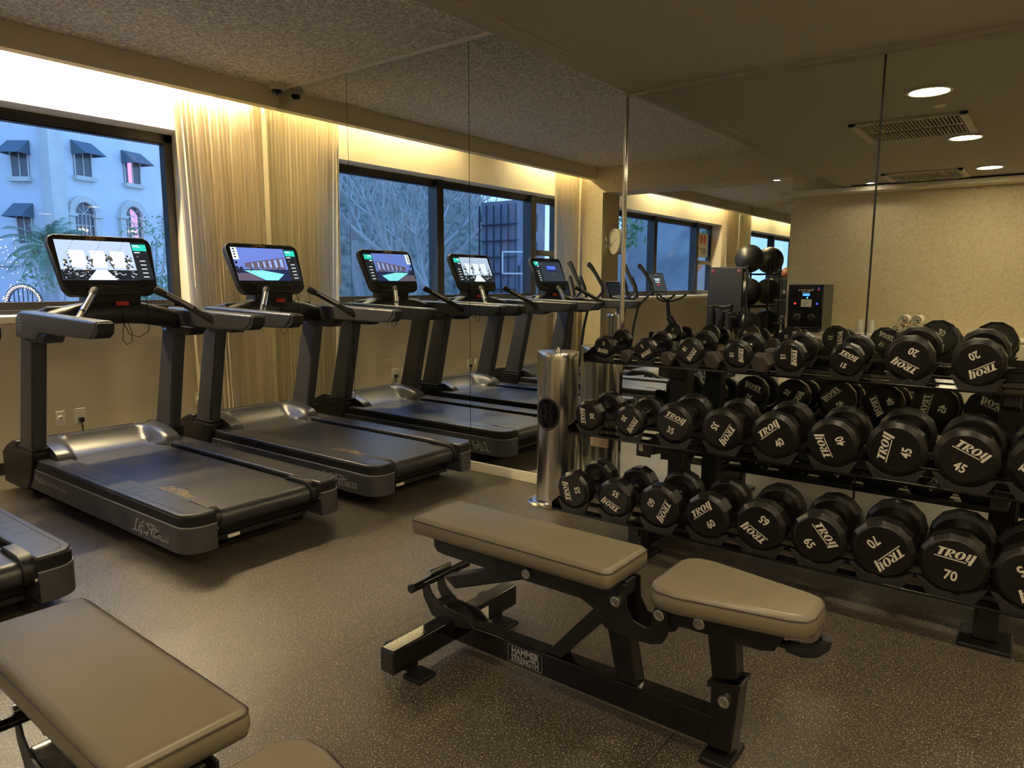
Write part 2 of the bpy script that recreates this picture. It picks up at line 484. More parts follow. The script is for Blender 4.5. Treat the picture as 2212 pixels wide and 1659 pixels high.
# ------------------------------------------------------------------ windows
def window(n, y0, y1, mull):
    root = thing('window_%d' % n, 'black aluminium window', 'window', (0, 0, 0), world=True)
    del root['label'], root['category']; struct(root)
    xb, xf = WX - 0.33, WX - 0.24
    z0, z1 = SZ + 0.005, HZ
    fr = B()
    fr.box(xb, xf, y0, y1, z1 - 0.075, z1); fr.box(xb, xf, y0, y1, z0, z0 + 0.09)
    fr.box(xb, xf - 0.02, y0, y1, z1 - 0.088, z1 - 0.075); fr.box(xb, xf + 0.02, y0, y1, z0, z0 + 0.03)
    for e in (y0, y1 - 0.075):
        fr.box(xb, xf, e, e + 0.075, z0, z1)
    fr.obj('window_frame', 'dark', root, bev=0.004)
    for q in mull:
        B().box(xb - 0.02, xf + 0.05, q - 0.06, q + 0.06, z0, z1 + 0.0).obj('mullion', 'dark', root, bev=0.006)
    es = [y0] + list(mull) + [y1]
    for a, c in zip(es[:-1], es[1:]):
        B().box(WX - 0.29, WX - 0.284, a + 0.05, c - 0.05, z0 + 0.08, z1 - 0.07).obj('window_pane', 'glass', root)
    q = mull[0]     # narrow opening light at the end away from the mirror wall
    B().box(xb, xf + 0.01, y0, q, 1.82, 1.9).obj('transom', 'dark', root, bev=0.004)
    B().box(WX - 0.3, WX + 0.03, y0 - 0.0, y1, SZ - 0.055, SZ).obj('windowsill', 'trimw', root, bev=0.006)
    return root
window(1, W1[0], W1[1], (-4.72, -2.71))
window(2, W2[0], W2[1], (-10.75, -8.75))

# ------------------------------------------------------------------ mirrors
MB = 0.074
def mirror(poly, lab, y=0.0, d=0.006, rev=False):
    o = B().prism(poly, y, y + d).obj('wall_mirror', 'mirror', smooth=False)
    return tag(o, lab, 'mirror', 'wall mirror panels')
g_ = 0.0025
mirror([(WX, MB), (1.73 - g_, MB), (1.73 - g_, 3.1), (0.817, 3.1), (0.817, 2.949), (WX, 2.949)], 'frameless mirror panel in the corner behind the curtain and the second treadmill')
mirror([(1.73 + g_, MB), (3.048 - g_, MB), (3.048 - g_, 3.1), (1.73 + g_, 3.1)], 'tall mirror panel second from the window wall, behind the treadmill rear')
mirror([(3.048 + g_, MB), (4.308, MB), (4.308, 3.1), (3.048 + g_, 3.1)], 'tall mirror panel behind the steel wipes dispenser, ending at the chrome strip')
mirror([(4.323, MB), (5.733 - g_ * 2, MB), (5.733 - g_ * 2, 2.535), (4.323, 2.535)], 'mirror panel behind the dumbbell rack, between chrome strip and dark seam')
mirror([(5.733 + g_ * 2, MB), (8.55, MB), (8.55, 2.535), (5.733 + g_ * 2, 2.535)], 'mirror panel behind the heavy end of the dumbbell rack, past the dark seam')
struct(B().box(1.72, 1.74, 0.007, 0.0115, MB, 3.1).box(3.038, 3.058, 0.007, 0.0115, MB, 3.1).box(5.72, 5.75, 0.007, 0.0115, MB, 2.53).obj('trim_8', 'rubber'))
mirror([(WX, 0.1), (4.48, 0.1), (4.48, 3.08), (0.817, 3.08), (0.817, 2.949), (WX, 2.949)], 'mirror closing the far room behind the ball rack, seen in the reflection', YF - 0.006)

# ------------------------------------------------------------------ curtains
def curtain(y0, y1, x, lab, folds, z1=3.06, flare=0.05, seed=1):
    rnd = random.Random(seed)
    ph = [rnd.uniform(0, 6.28) for _ in range(6)]
    n = folds * 12
    rows = []
    for j in range(31):
        t = j / 30
        z = z1 + (0.03 - z1) * t
        row = []
        for i in range(n + 1):
            s = i / n
            ssw = s + 0.012 * math.sin(9 * s + ph[0] + 2.2 * t) * t
            a = 2 * PI * folds * ssw
            amp = 0.009 + 0.012 * t + 0.005 * math.sin(5 * s * 6.28 + ph[1])
            xx = x + amp * math.sin(a) + 0.005 * math.sin(2.3 * a + ph[2]) * (0.4 + t) + 0.004 * math.sin(0.37 * a + ph[5]) + 0.02 * math.sin(3 * s * PI + ph[3]) * t
            yy = y0 + (y1 - y0) * s + 0.004 * math.cos(a + ph[4]) + flare * t * (1 - s)
            row.append((xx, yy, z))
        rows.append(row)
    b = B(); b.grid(rows)
    return tag(b.obj('curtain', 'curtain', ang=80), lab, 'curtain', 'long cream curtains')
c1 = curtain(-0.86, -0.02, 0.575, 'long cream curtain in the corner between the window and the mirror', 21, seed=3, flare=0.1)
B().tube([(0.62, -0.80, 2.75), (0.625, -0.785, 2.0), (0.63, -0.775, 1.37)], 0.008, 8).obj('curtain_wand', 'white', c1)
curtain(-5.47, -4.78, 0.56, 'long cream curtain beside the wall pier, seen only in the mirror', 15, seed=5)
curtain(-12.25, -11.5, 0.56, 'long cream curtain in the far room beside the ball rack, seen in the mirror', 16, seed=8)

# ------------------------------------------------------------------ lamps
def cove(y0, y1, lab):
    t = thing('cove_light', lab, 'light', (0.53, (y0 + y1) / 2, 3.1), group='cove tube lights', world=True)
    B().box(0.50, 0.56, y0 - 0.03, y1 + 0.03, 3.105, HC - 0.001).obj('batten', 'trimw', t)
    B().cyl((0.53, y0, 3.088), (0.53, y1, 3.088), 0.015, 12).obj('tube', 'cove', t)
for a, c, lab in ((-1.15, -0.15, 'tube light in the cove over the corner curtain'), (-2.6, -1.3, 'tube light in the cove over the first treadmill'),
                  (-5.35, -4.2, 'tube light in the cove beside the wall pier'), (-9.2, -7.9, 'tube light in the far room cove, nearer the pier'), (-11.5, -9.9, 'tube light in the far room cove, nearer the far mirror')):
    cove(a, c, lab)
def downlight(x, y, r, z, lab, m='lamp', grp='round ceiling downlights'):
    t = thing('downlight', lab, 'light', (x, y, z), group=grp)
    B().lathe([(r, 0.0), (r + 0.018, -0.001), (r + 0.022, -0.007), (r + 0.004, -0.01), (r, -0.006)], n=40, cap=False).obj('trim_ring', 'trimw', t)
    B().lathe([(r, -0.004), (r * 0.5, -0.005), (0.001, -0.005)], n=40).obj('lens', m, t)
for x, y, lab in ((5.785, -1.03, 'round ceiling downlight over the dumbbell rack, nearest the mirror'), (5.815, -2.75, 'round ceiling downlight between the two air grilles'), (5.85, -4.6, 'round ceiling downlight beside the second air grille'),
                  (7.7, -1.05, 'unseen round downlight of the added second row, by the mirror'), (7.7, -2.75, 'unseen round downlight of the added second row, middle'), (7.7, -4.6, 'unseen round downlight of the added second row, by the back wall')):  # second row is out of view, added for the light it gives
    downlight(x, y, 0.105, LC + 0.008, lab)
downlight(4.68, -5.12, 0.04, LC + 0.008, 'small spotlight in the lower ceiling above the water dispenser wall', 'spot', 'small spotlights')
downlight(3.45, -5.66, 0.04, 2.752, 'small spotlight under the header of the wide opening', 'spot', 'small spotlights')
tag(B().lathe([(0.032, 0.0), (0.036, -0.004), (0.03, -0.012), (0.002, -0.013)]).obj('sprinkler_cover', 'trimw', loc=(5.79, -1.46, LC + 0.008)), 'small round white sprinkler cover on the lower ceiling', 'sprinkler cover')
def vent(x0, x1, y0, y1, lab):
    z = LC + 0.008
    t = thing('ceiling_vent', lab, 'vent', ((x0 + x1) / 2, (y0 + y1) / 2, z), group='ceiling air grilles', world=True)
    fr = B(); e = 0.05
    fr.box(x0, x1, y0, y0 + e * .5, z - 0.022, z); fr.box(x0, x1, y1 - e * .5, y1, z - 0.022, z); fr.box(x0, x0 + e, y0, y1, z - 0.022, z); fr.box(x1 - e, x1, y0, y1, z - 0.022, z)
    fr.obj('frame', 'camw', t, bev=0.003)
    B().box(x0 + 0.02, x1 - 0.02, y0 + 0.02, y1 - 0.02, z - 0.006, z - 0.001).obj('backing', 'rubber', t)
    sl = B(); n = 27; ym = (y0 + y1) / 2
    for k in range(n):
        x = x0 + e + 0.012 + (x1 - x0 - 2 * e - 0.024) * k / (n - 1)
        for a, c in ((y0 + 0.045, ym - 0.03), (ym + 0.03, y1 - 0.045)):
            sl.box(x - 0.003, x + 0.003, a, c, z - 0.02, z - 0.004)
    sl.box(x0 + e, x1 - e, ym - 0.03, ym + 0.03, z - 0.012, z - 0.003, 1)
    sl.obj('grille_slats', ['camw', 'greyd'], t, smooth=False)
vent(5.18, 5.92, -2.49, -1.73, 'rectangular ceiling air grille between the first two downlights')
vent(4.90, 5.64, -5.12, -4.48, 'rectangular ceiling air grille next to the back wall')
t = thing('security_camera', 'small dome security camera under the ceiling in the mirror corner', 'camera', (0.93, -0.1, HC))
B().lathe([(0.064, 0.0), (0.066, -0.03), (0.058, -0.052), (0.05, -0.054)], n=32).obj('housing', 'camw', t)
B().lathe([(0.046, -0.05), (0.043, -0.068), (0.033, -0.086), (0.018, -0.096), (0.002, -0.099)], n=28).obj('dome', 'smoke', t)

# ------------------------------------------------------------------ outlets on the window wall
def outlet(y, z, kind, lab, w=0.07, hh=0.115, who_=''):
    t = thing('wall_outlet', lab, 'outlet', (WX, y, z), group='white wall outlets', world=True)
    B().box(WX, WX + 0.007, y - w / 2, y + w / 2, z - hh / 2, z + hh / 2).obj('cover_plate', 'outlet', t, bev=0.003)
    s = B()
    if kind == 'duplex':
        for dz in (0.026, -0.026):
            s.lathe([(0.019, WX + 0.006), (0.018, WX + 0.009)], (0, y, z + dz), 'x', 20)
        for dy in (-0.006, 0.006):
            s.box(WX + 0.009, WX + 0.0096, y + dy - 0.0014, y + dy + 0.0014, z + 0.022, z + 0.033, 1)
        s.obj('sockets', ['outlet', 'rubber'], t)
        c = B(); c.box(WX + 0.009, WX + 0.045, y - 0.016, y + 0.016, z - 0.045, z - 0.008)
        c.tube([(WX + 0.03, y, z - 0.045), (WX + 0.032, y + 0.004, z - 0.12), (WX + 0.05, y + 0.012, z - 0.22), (WX + 0.1, y + 0.05, z - 0.33), (WX + 0.22, y + 0.1, 0.02), (WX + 0.4, y + 0.05, 0.012)], 0.0055, 8)
        tag(c.obj('power_cord', 'rubber', bev=0.002), 'black power cord plugged in below the window before ' + who_, 'cord', 'treadmill cords')
    elif kind == 'round':
        s.lathe([(0.022, WX + 0.006), (0.02, WX + 0.011), (0.012, WX + 0.011)], (0, y, z), 'x', 24)
        s.box(WX + 0.011, WX + 0.0116, y - 0.012, y + 0.012, z + 0.002, z + 0.006, 1); s.box(WX + 0.011, WX + 0.0116, y - 0.002, y + 0.002, z - 0.012, z - 0.004, 1)
        s.obj('socket', ['trimw', 'rubber'], t)
    else:
        s.box(WX + 0.007, WX + 0.016, y - 0.008, y + 0.008, z - 0.008, z + 0.008)
        s.obj('jack', 'rubber', t)
        c = B().tube([(WX + 0.015, y, z), (WX + 0.03, y, z - 0.03), (WX + 0.03, y + 0.005, z - 0.15), (WX + 0.06, y + 0.02, z - 0.3), (WX + 0.2, y + 0.05, 0.01)], 0.003, 6)
        tag(c.obj('data_cable', 'rubber'), 'thin black data cable hanging below the window before ' + who_, 'cord', 'treadmill cords')
for k, (yy, who) in enumerate(((-1.69, 'the first treadmill'), (-3.02, 'the cropped treadmill'))):
    outlet(yy, 0.362, 'duplex', 'white duplex outlet plate below the window in front of ' + who, 0.08, 0.125, who)
    outlet(yy - 0.14, 0.364, 'round', 'white round-socket plate below the window in front of ' + who, 0.066, 0.112)
    outlet(yy - 0.265, 0.36, 'jack', 'white data jack plate below the window in front of ' + who, 0.066, 0.112, who)
outlet(-0.70, 0.375, 'round', 'white outlet plate beside the corner curtain', 0.066, 0.112)
# outlets fixed on the mirror behind the rack
t = thing('mirror_outlet', 'beige double outlet plate fixed flat on the mirror beside the wipes dispenser', 'outlet', (4.17, 0, 0.377), world=True)
B().box(4.106, 4.24, -0.008, 0.0, 0.34, 0.40).obj('cover_plate', 'pinkpl', t, bev=0.003)
s = B()
for x in (4.142, 4.2):
    for z in (0.36, 0.384):
        s.lathe([(0.003, -0.0095), (0.0029, -0.008)], (x, 0, z), 'y', 8)
s.obj('slots', 'rubber', t)
t = thing('mirror_outlet', 'black outlet plate with white socket on the mirror under the middle rack tier', 'outlet', (4.48, 0, 0.37), world=True)
B().box(4.448, 4.545, -0.008, 0.0, 0.325, 0.42).obj('cover_plate', 'blk', t, bev=0.003)
s = B(); s.box(4.466, 4.506, -0.0105, -0.008, 0.36, 0.41); s.box(4.476, 4.479, -0.0112, -0.0105, 0.385, 0.4, 1); s.box(4.493, 4.496, -0.0112, -0.0105, 0.385, 0.4, 1)
s.obj('socket', ['outlet', 'rubber'], t)
# ------------------------------------------------------------------ treadmills
scr = {k: emis('screen_' + k, rgb(*c), 0.75) for k, c in dict(sky=(150, 165, 185), lav=(86, 104, 168), pool=(110, 190, 196), teal=(38, 168, 150), ink=(26, 28, 32), leaf=(70, 68, 58), pale=(196, 206, 214), deck=(80, 70, 84), nite=(30, 36, 66), dim=(44, 50, 58), blu=(70, 92, 190), wht=(220, 224, 226), cabana=(120, 140, 190)).items()}
SK = list(scr.keys())
SM = [scr[k] for k in SK]

def screen_mesh(kind):
    b = B(); rnd = random.Random(4)
    def q(u0, u1, v0, v1, k, lift=0.0):
        b.poly([(u0, v0, lift), (u1, v0, lift), (u1, v1, lift), (u0, v1, lift)], SK.index(k))
    def pg(pts, k, lift):
        b.poly([(x, y, lift) for x, y in pts], SK.index(k))
    L0, L1, B0, T0, S = -0.285, 0.285, -0.115, 0.16, 0.182
    q(S, L1, B0, T0, 'ink')
    q(S + 0.006, L1 - 0.003, 0.098, 0.146, 'teal', 0.0005)
    q(S + 0.012, S + 0.05, 0.134, 0.138, 'wht', 0.001); q(S + 0.012, S + 0.062, 0.126, 0.130, 'wht', 0.001); q(S + 0.012, S + 0.05, 0.082, 0.089, 'wht', 0.001)
    pg(ell(S + 0.028, 0.056, 0.009, 0.009, 10), 'leaf', 0.001)
    for k in range(5):
        v = 0.024 - 0.029 * k
        q(S + 0.01, L1 - 0.008, v - 0.009, v + 0.009, 'leaf', 0.0005); q(S + 0.011, L1 - 0.009, v - 0.008, v + 0.008, 'ink', 0.0008); q(S + 0.035, L1 - 0.03, v - 0.0025, v + 0.0025, 'wht', 0.001)
    if kind == 'hall':
        q(L0, S, B0, T0, 'sky')
        for u in (-0.17, -0.045, 0.08):
            q(u - 0.045, u + 0.045, -0.03, 0.09, 'pale', 0.0003)
        for u in (-0.235, -0.108, 0.02, 0.143):
            for i in range(26):
                a, c = u + rnd.uniform(-0.022, 0.022), rnd.uniform(-0.045, 0.06)
                s_ = rnd.uniform(0.004, 0.009)
                pg(ell(a, c, s_, s_ * 1.2, 6), rnd.choice(('leaf', 'leaf', 'ink', 'pale')), 0.0005 + 0.00001 * i)
        q(L0, S, B0, -0.045, 'ink', 0.0006)
        pg([(-0.14, B0), (0.04, B0), (-0.01, -0.045), (-0.075, -0.045)], 'pale', 0.0009)
        for i in range(90):
            a, c = rnd.uniform(L0 + 0.01, S - 0.01), rnd.uniform(B0 + 0.006, -0.03)
            if abs(a + 0.045) > 0.06:
                pg(ell(a, c, rnd.uniform(0.003, 0.012), rnd.uniform(0.002, 0.005), 6), rnd.choice(('leaf', 'pale', 'sky', 'deck')), 0.0008 + 0.000005 * i)
        for u in (-0.18, -0.01, 0.13):
            for k in range(7):
                pg(ell(u + 0.012 * k - 0.055, 0.07 + 0.012 * k + 0.001 * k * k, 0.0025, 0.003, 6), 'ink', 0.0006)
    elif kind == 'pool':
        q(L0, S, B0, T0, 'lav')
        q(L0, L0 + 0.05, 0.06, T0, 'pale', 0.0002)
        for k in range(4): q(L0 + 0.012, L0 + 0.03, 0.075 + 0.022 * k, 0.087 + 0.022 * k, 'ink', 0.0004)
        pg([(-0.2, 0.03), (0.16, 0.085), (0.16, -0.02), (-0.2, -0.005)], 'deck', 0.0003)
        for k in range(6):
            u = -0.14 + 0.052 * k; z = 0.015 + 0.008 * k; w_ = 0.012 + 0.003 * k
            pg([(u, -0.005), (u + w_, -0.004), (u + w_, z + 0.018), (u, z + 0.015)], 'cabana', 0.0005)
        q(L0, S, B0, -0.02, 'nite', 0.0004)
        pg([(-0.22, -0.03), (-0.06, -0.028), (0.13, -0.06), (0.06, -0.112), (-0.05, -0.112)], 'pool', 0.0008)
        pg([(L0, B0), (-0.06, B0), (-0.17, -0.055), (L0, -0.05)], 'deck', 0.0009)
        for i in range(30):
            a = rnd.uniform(-0.2, S - 0.01); pg(ell(a, -0.015 + rnd.uniform(-0.012, 0.012) + 0.03 * a, 0.007, 0.006, 6), rnd.choice(('ink', 'leaf')), 0.001)
        for i in range(16):
            pg(ell(L0 + rnd.uniform(0.005, 0.05), rnd.uniform(-0.05, 0.04), 0.012, 0.008, 6), 'ink', 0.0011)
    else:
        q(L0, S, B0, T0, 'ink'); q(L0 + .01, S - .01, B0 + 0.01, T0 - 0.02, 'dim', 0.0002)
        q(-0.16, 0.05, 0.02, 0.1, 'nite', 0.0003); q(-0.15, 0.04, 0.045, 0.095, 'blu', 0.0004); q(-0.1, -0.04, -0.02, -0.01, 'leaf', 0.0004)
    me = bpy.data.meshes.new('screen'); bmesh.ops.recalc_face_normals(b.bm, faces=[])
    b.bm.to_mesh(me); b.bm.free()
    for q_ in SM: me.materials.append(q_)
    return me

def arc(cx, cz, r, a0, a1, n=6):
    return [(cx + r * math.cos(R(a0 + (a1 - a0) * k / n)), cz + r * math.sin(R(a0 + (a1 - a0) * k / n))) for k in range(n + 1)]

def sym(pts, s):
    return [(x, y * s) for x, y in pts]

T0F = Mx.Translation((-1.9, 0, 0))
class T(B):
    def obj(s, *a, **k):
        s.bm.transform(T0F)
        return super().obj(*a, **k)
CM = frame((1.408, 0, 1.532), (0, 1, 0), V((-0.153, 0, 0.367)).normalized()[:])

def add_text(b, me, mx, mi=0):
    b.add(place(me, mx), mi)

def treadmill(yc, kind, lab, dy=0.0):
    t = thing('treadmill', lab, 'treadmill', (2.0, yc, 0), group='treadmills facing the window')
    T().box(0.95, 3.0, -0.31, 0.31, 0.09, 0.165).box(0.8, 1.1, -0.4, 0.4, 0.06, 0.13).box(2.2, 3.03, -0.3, 0.3, 0.075, 0.1).obj('base_frame', 'rubber', t, bev=0.005)
    for x in (0.95, 2.85):
        for y in (-0.36, 0.36):
            T().cyl((x, y, 0.0), (x, y, 0.09), 0.035, 14).obj('foot', 'rubber', t)
    for s in (-1, 1):
        out = [(1.08, -0.32), (1.08, -0.485)] + [(3.05 + 0.1 * math.cos(R(a)), -0.385 + 0.1 * math.sin(R(a))) for a in range(-90, 1, 15)] + [(3.15, -0.32)]
        sk = T().prism(sym(out, s), 0.084, 0.218, 'z').obj('side_skirt', 'grey', t, bev=0.004)
        out2 = [(1.08, -0.32), (1.08, -0.481)] + [(3.05 + 0.096 * math.cos(R(a)), -0.385 + 0.096 * math.sin(R(a))) for a in range(-90, 1, 15)] + [(3.146, -0.32)]
        T().prism(sym(out2, s), 0.222, 0.268, 'z').obj('rail_cap', 'blk', t)
        T().prism(sym([(x, y - 0.0) for x, y in out], s), 0.218, 0.222, 'z').obj('trim_line', 'silver', sk)
        top = [(1.2, -0.32), (1.2, -0.475)] + [(3.05 + 0.09 * math.cos(R(a)), -0.385 + 0.09 * math.sin(R(a))) for a in range(-90, 1, 15)] + [(3.14, -0.32)]
        fr = T().prism(sym(top, s), 0.264, 0.285, 'z').obj('foot_rail', 'greyd', t, bev=0.008, seg=3)
        gl = T(); e = 0.2855
        path = [(1.3, -0.445), (3.04, -0.445)] + [(3.04 + 0.07 * math.cos(R(a)), -0.375 + 0.07 * math.sin(R(a))) for a in range(-90, 1, 18)]
        for (a, c), (d, g) in zip(path[:-1], path[1:]):
            dd = V((d - a, g - c, 0)).normalized(); n = V((-dd.y, dd.x, 0)) * 0.0018
            pp = [V((a, c, e)) - n, V((d, g, e)) - n, V((d, g, e)) + n, V((a, c, e)) + n]
            gl.poly([(p.x, p.y * s, p.z) for p in pp])
        for k in range(8):
            x = 1.97 + 0.112 * k
            gl.poly([(x - 0.002, -0.44 * s, e), (x + 0.002, -0.44 * s, e), (x + 0.002, -0.362 * s, e), (x - 0.002, -0.362 * s, e)])
        gl.obj('grip_lines', 'rubber', fr, smooth=False)
        # belt edge guard over the rear roller
        T().prism([(2.86, 0.262), (2.9, 0.290), (3.06, 0.287)] + arc(3.06, 0.213, 0.07, 78, -40, 7) + [(3.1, 0.17), (3.09, 0.185)] + arc(3.06, 0.213, 0.055, -20, 80, 6) + [(2.9, 0.274)], 0.275 * s, 0.325 * s).obj('roller_guard', 'blk', t, bev=0.003)
        T().lathe([(0.012, 0.309 * s), (0.012, 0.324 * s), (0.006, 0.326 * s)], (3.128, 0, 0.185), 'y', 14).obj('guard_screw', 'chrome', t)
        lg = T()
        sx = 1 if s < 0 else -1
        add_text(lg, script_mesh('LifeFitness', 0.14), frame((2.80, 0.4865 * s, 0.148), (sx * 0.094, 0, 0), (0, 0, 0.062)))
        lg.obj('maker_lettering', 'silver', sk, smooth=False)
        lg = T()
        add_text(lg, text_mesh('FlexDeck', 0.05, 0.0012, 0, 0.9, 'LEFT'), frame((1.3 if s < 0 else 1.78, 0.4865 * s, 0.165), (sx, 0, 0), (0, 0, 1)))
        add_text(lg, text_mesh('Shock Absorption System', 0.045, 0, 0, 0.62, 'LEFT'), frame((1.48 if s < 0 else 1.60, 0.4865 * s, 0.165), (sx, 0, 0), (0, 0, 1)))
        lg.obj('deck_lettering', 'silver', sk, smooth=False)
        # front base cover and leaning upright
        T().prism([(0.78, 0.06), (0.78, 0.275), (0.87, 0.33), (0.98, 0.375), (1.05, 0.38), (1.06, 0.33), (1.31, 0.33), (1.31, 0.275), (1.23, 0.13), (1.15, 0.06)], 0.39 * s, 0.50 * s).obj('base_cover', 'blk', t, bev=0.012, seg=3)
        up = T().prism([(1.065, 0.31), (1.285, 0.31), (1.46, 1.09), (1.27, 1.09)], 0.40 * s, 0.49 * s).obj('upright', 'greyd', t, bev=0.022, seg=4)
        T().prism([(1.05, 0.315), (1.305, 0.315), (1.315, 0.355), (1.06, 0.355)], 0.395 * s, 0.496 * s).obj('upright_collar', 'blk', t, bev=0.006)
        ar = T().prism([(1.24, 1.068), (1.265, 1.19), (1.3, 1.222), (1.35, 1.236), (2.39, 1.208), (2.378, 1.16), (2.335, 1.125), (2.28, 1.108), (1.62, 1.108), (1.56, 1.066)], 0.41 * s, 0.507 * s).obj('side_arm', 'greyd', t, bev=0.016, seg=4)
        T().prism([(2.385, 1.2), (2.374, 1.162), (2.332, 1.128), (2.28, 1.112), (2.35, 1.114), (2.4, 1.145), (2.408, 1.198)], 0.415 * s, 0.502 * s).obj('arm_end_cap', 'rubber', ar, bev=0.006)
        T().prism([(1.37, 1.05), (1.66, 1.05), (1.72, 1.108), (1.33, 1.108)], 0.39 * s, 0.5 * s).obj('arm_bracket', 'blk', t, bev=0.01)
        em = T(); cx, cz = 1.33, 1.155
        for k in range(28):
            a0, a1 = 2 * PI * k / 28, 2 * PI * (k + 1) / 28
            em.poly([(cx + rr * math.cos(a) * 0.9, 0.5085 * s, cz + rr * math.sin(a)) for rr, a in ((0.043, a0), (0.043, a1), (0.037, a1), (0.037, a0))])
        for x0, x1, z0, z1 in ((-0.01, -0.002, -0.03, 0.02), (-0.01, 0.028, 0.012, 0.02), (-0.026, 0.016, -0.01, -0.002)):
            em.poly([(cx + x0, 0.5087 * s, cz + z0), (cx + x1, 0.5087 * s, cz + z0), (cx + x1, 0.5087 * s, cz + z1), (cx + x0, 0.5087 * s, cz + z1)])
        em.obj('emblem', 'silver', ar, smooth=False)
        # angled grip with a button pad at its tip
        hb, ht = V((1.90, 0.40 * s, 1.185)), V((1.675, 0.205 * s, 1.35))
        d = (ht - hb).normalized()
        h_ = T().tube([hb - d * 0.1, hb, hb + d * 0.05, ht], [0.03, 0.03, 0.021, 0.021], 14).obj('grip_handle', 'blk', t)
        T().tube([hb + d * 0.1 + V((0.006, 0, 0.008)), ht - d * 0.05 + V((0.006, 0, 0.008))], 0.018, 10).obj('pulse_sensor', 'chrome', h_)
        T().tube([ht - d * 0.04, ht - d * 0.01, ht + d * 0.025, ht + d * 0.032], [0.022, 0.027, 0.027, 0.02], 12).obj('button_pad', 'rubber', h_)
        # cup holder
        T().lathe([(0.05, 0.0), (0.056, 0.006), (0.056, 0.016), (0.046, 0.02), (0.044, 0.0), (0.04, -0.02), (0.001, -0.022)], (1.30, 0.28 * s, 1.24), 'z', 28, 0).obj('cup_holder', 'blk', t)
    T().prism([(1.25, 0.262), (3.06, 0.262)] + arc(3.06, 0.21, 0.052, 90, -90, 10) + [(1.25, 0.158)], -0.29, 0.29).obj('running_belt', 'belt', t)
    bl = T()
    add_text(bl, script_mesh('LifeFitness', 0.15), frame((2.62, -0.235, 0.2628), (0.08, 0, 0), (0, 0.06, 0)))
    bl.obj('belt_lettering', 'tan', t, smooth=False)
    T().poly([(3.035, -0.2, 0.078), (3.035, -0.13, 0.078), (3.035, -0.13, 0.097), (3.035, -0.2, 0.097)]).obj('rear_sticker', 'outlet', t, smooth=False)
    # motor hood with a scooped centre
    rows = []
    for j in range(37):
        y = -0.40 + 0.80 * j / 36
        w_ = max(0.0, min(1.0, (abs(y) - 0.245) / 0.06)); w_ = w_ * w_ * (3 - 2 * w_)
        row = [(0.785, y, 0.12), (0.78, y, 0.25), (0.87, y, 0.305), (0.97, y, 0.36), (1.05, y, 0.376), (1.12, y, 0.378)]
        for k in range(1, 13):
            q = k / 12
            xs, zs = 1.12 + 0.34 * q, 0.378 - 0.113 * (1 - math.sqrt(max(0, 1 - q * q)))
            xc, zc = 1.12 + 0.215 * q, 0.378 - 0.115 * math.sin(q * PI / 2) ** 0.85
            row.append((xc + (xs - xc) * w_, y, zc + (zs - zc) * w_))
        row.append((row[-1][0], y, 0.10))
        rows.append(row)
    hd = T(); vs = hd.grid(rows); hd.face(vs[0]); hd.face(vs[-1][::-1])
    hd.obj('motor_hood', 'greyd', t, ang=50)
    T().box(1.02, 1.035, -0.3, 0.26, 0.37, 0.376).obj('hood_slot', 'rubber', t)
    # arched bridge between the uprights and the dashboard over it
    rows = []
    for j in range(25):
        y = -0.44 + 0.88 * j / 24; q = (y / 0.44) ** 2
        zt, zb = 1.292 - 0.078 * q, 1.142 - 0.062 * q
        rows.append([(1.30, y, zb + 0.02), (1.30, y, zt - 0.03), (1.33, y, zt - 0.006), (1.40, y, zt), (1.47, y, zt - 0.008), (1.50, y, zt - 0.035), (1.505, y, zb + 0.03), (1.49, y, zb), (1.33, y, zb)])
    br = T(); vs = br.grid(rows, close=True); br.face(vs[0]); br.face(vs[-1][::-1])
    br.obj('console_bridge', 'blk', t, ang=50)
    T().prism([(1.22, 1.14), (1.24, 1.225), (1.3, 1.24), (1.42, 1.26), (1.42, 1.16)], -0.39, 0.39).obj('dashboard', 'greyd', t, bev=0.01)
    T().prism([(1.33, 1.24), (1.36, 1.40), (1.49, 1.40), (1.47, 1.25)], -0.165, 0.175).obj('console_neck', 'blk', t, bev=0.012)
    # console slab
    ol = [(-0.255, -0.215), (0.235, -0.215), (0.272, -0.2), (0.295, -0.165), (0.325, 0.14), (0.315, 0.18), (0.28, 0.2), (-0.28, 0.2), (-0.315, 0.18), (-0.325, 0.14), (-0.295, -0.165), (-0.275, -0.2)]
    cs = T().prism(ol, -0.055, 0.0, 'z', 0, CM).obj('console', 'blk', t, bev=0.012, seg=3)
    me = screen_mesh(kind); me.transform(T0F @ CM @ Mx.Translation((0, 0, 0.0012)))
    so = bpy.data.objects.new('screen', me); C.objects.link(so); so.parent = cs
    lg = T(); add_text(lg, script_mesh('LifeFitness', 0.13), CM @ Mx.Translation((-0.03, 0.18, 0.0015)) @ Mx.Diagonal((0.03, 0.026, 1, 1))); lg.obj('maker_lettering', 'tan', cs, smooth=False)
    T().prism([(-0.185, -0.165), (-0.2, -0.15), (-0.185, -0.128), (0.175, -0.128), (0.2, -0.14), (0.215, -0.165)], 0.0, 0.016, 'z', 0, CM).obj('reading_ledge', 'blk', cs, bev=0.004)
    T().box(1.492, 1.515, -0.005, 0.075, 1.258, 1.288).obj('stop_key', 'red', t, bev=0.004)
    rnd = random.Random(hash(kind) % 7 + 3)
    T().tube([(1.508, 0.035, 1.262), (1.51, 0.037, 1.15), (1.5, 0.03, 1.09), (1.5, 0.025, 1.03), (1.5, 0.05, 1.0), (1.5, 0.085, 1.02), (1.5, 0.085, 1.08), (1.49, 0.07, 1.145)], 0.0025, 6).obj('key_cord', 'rubber', t)
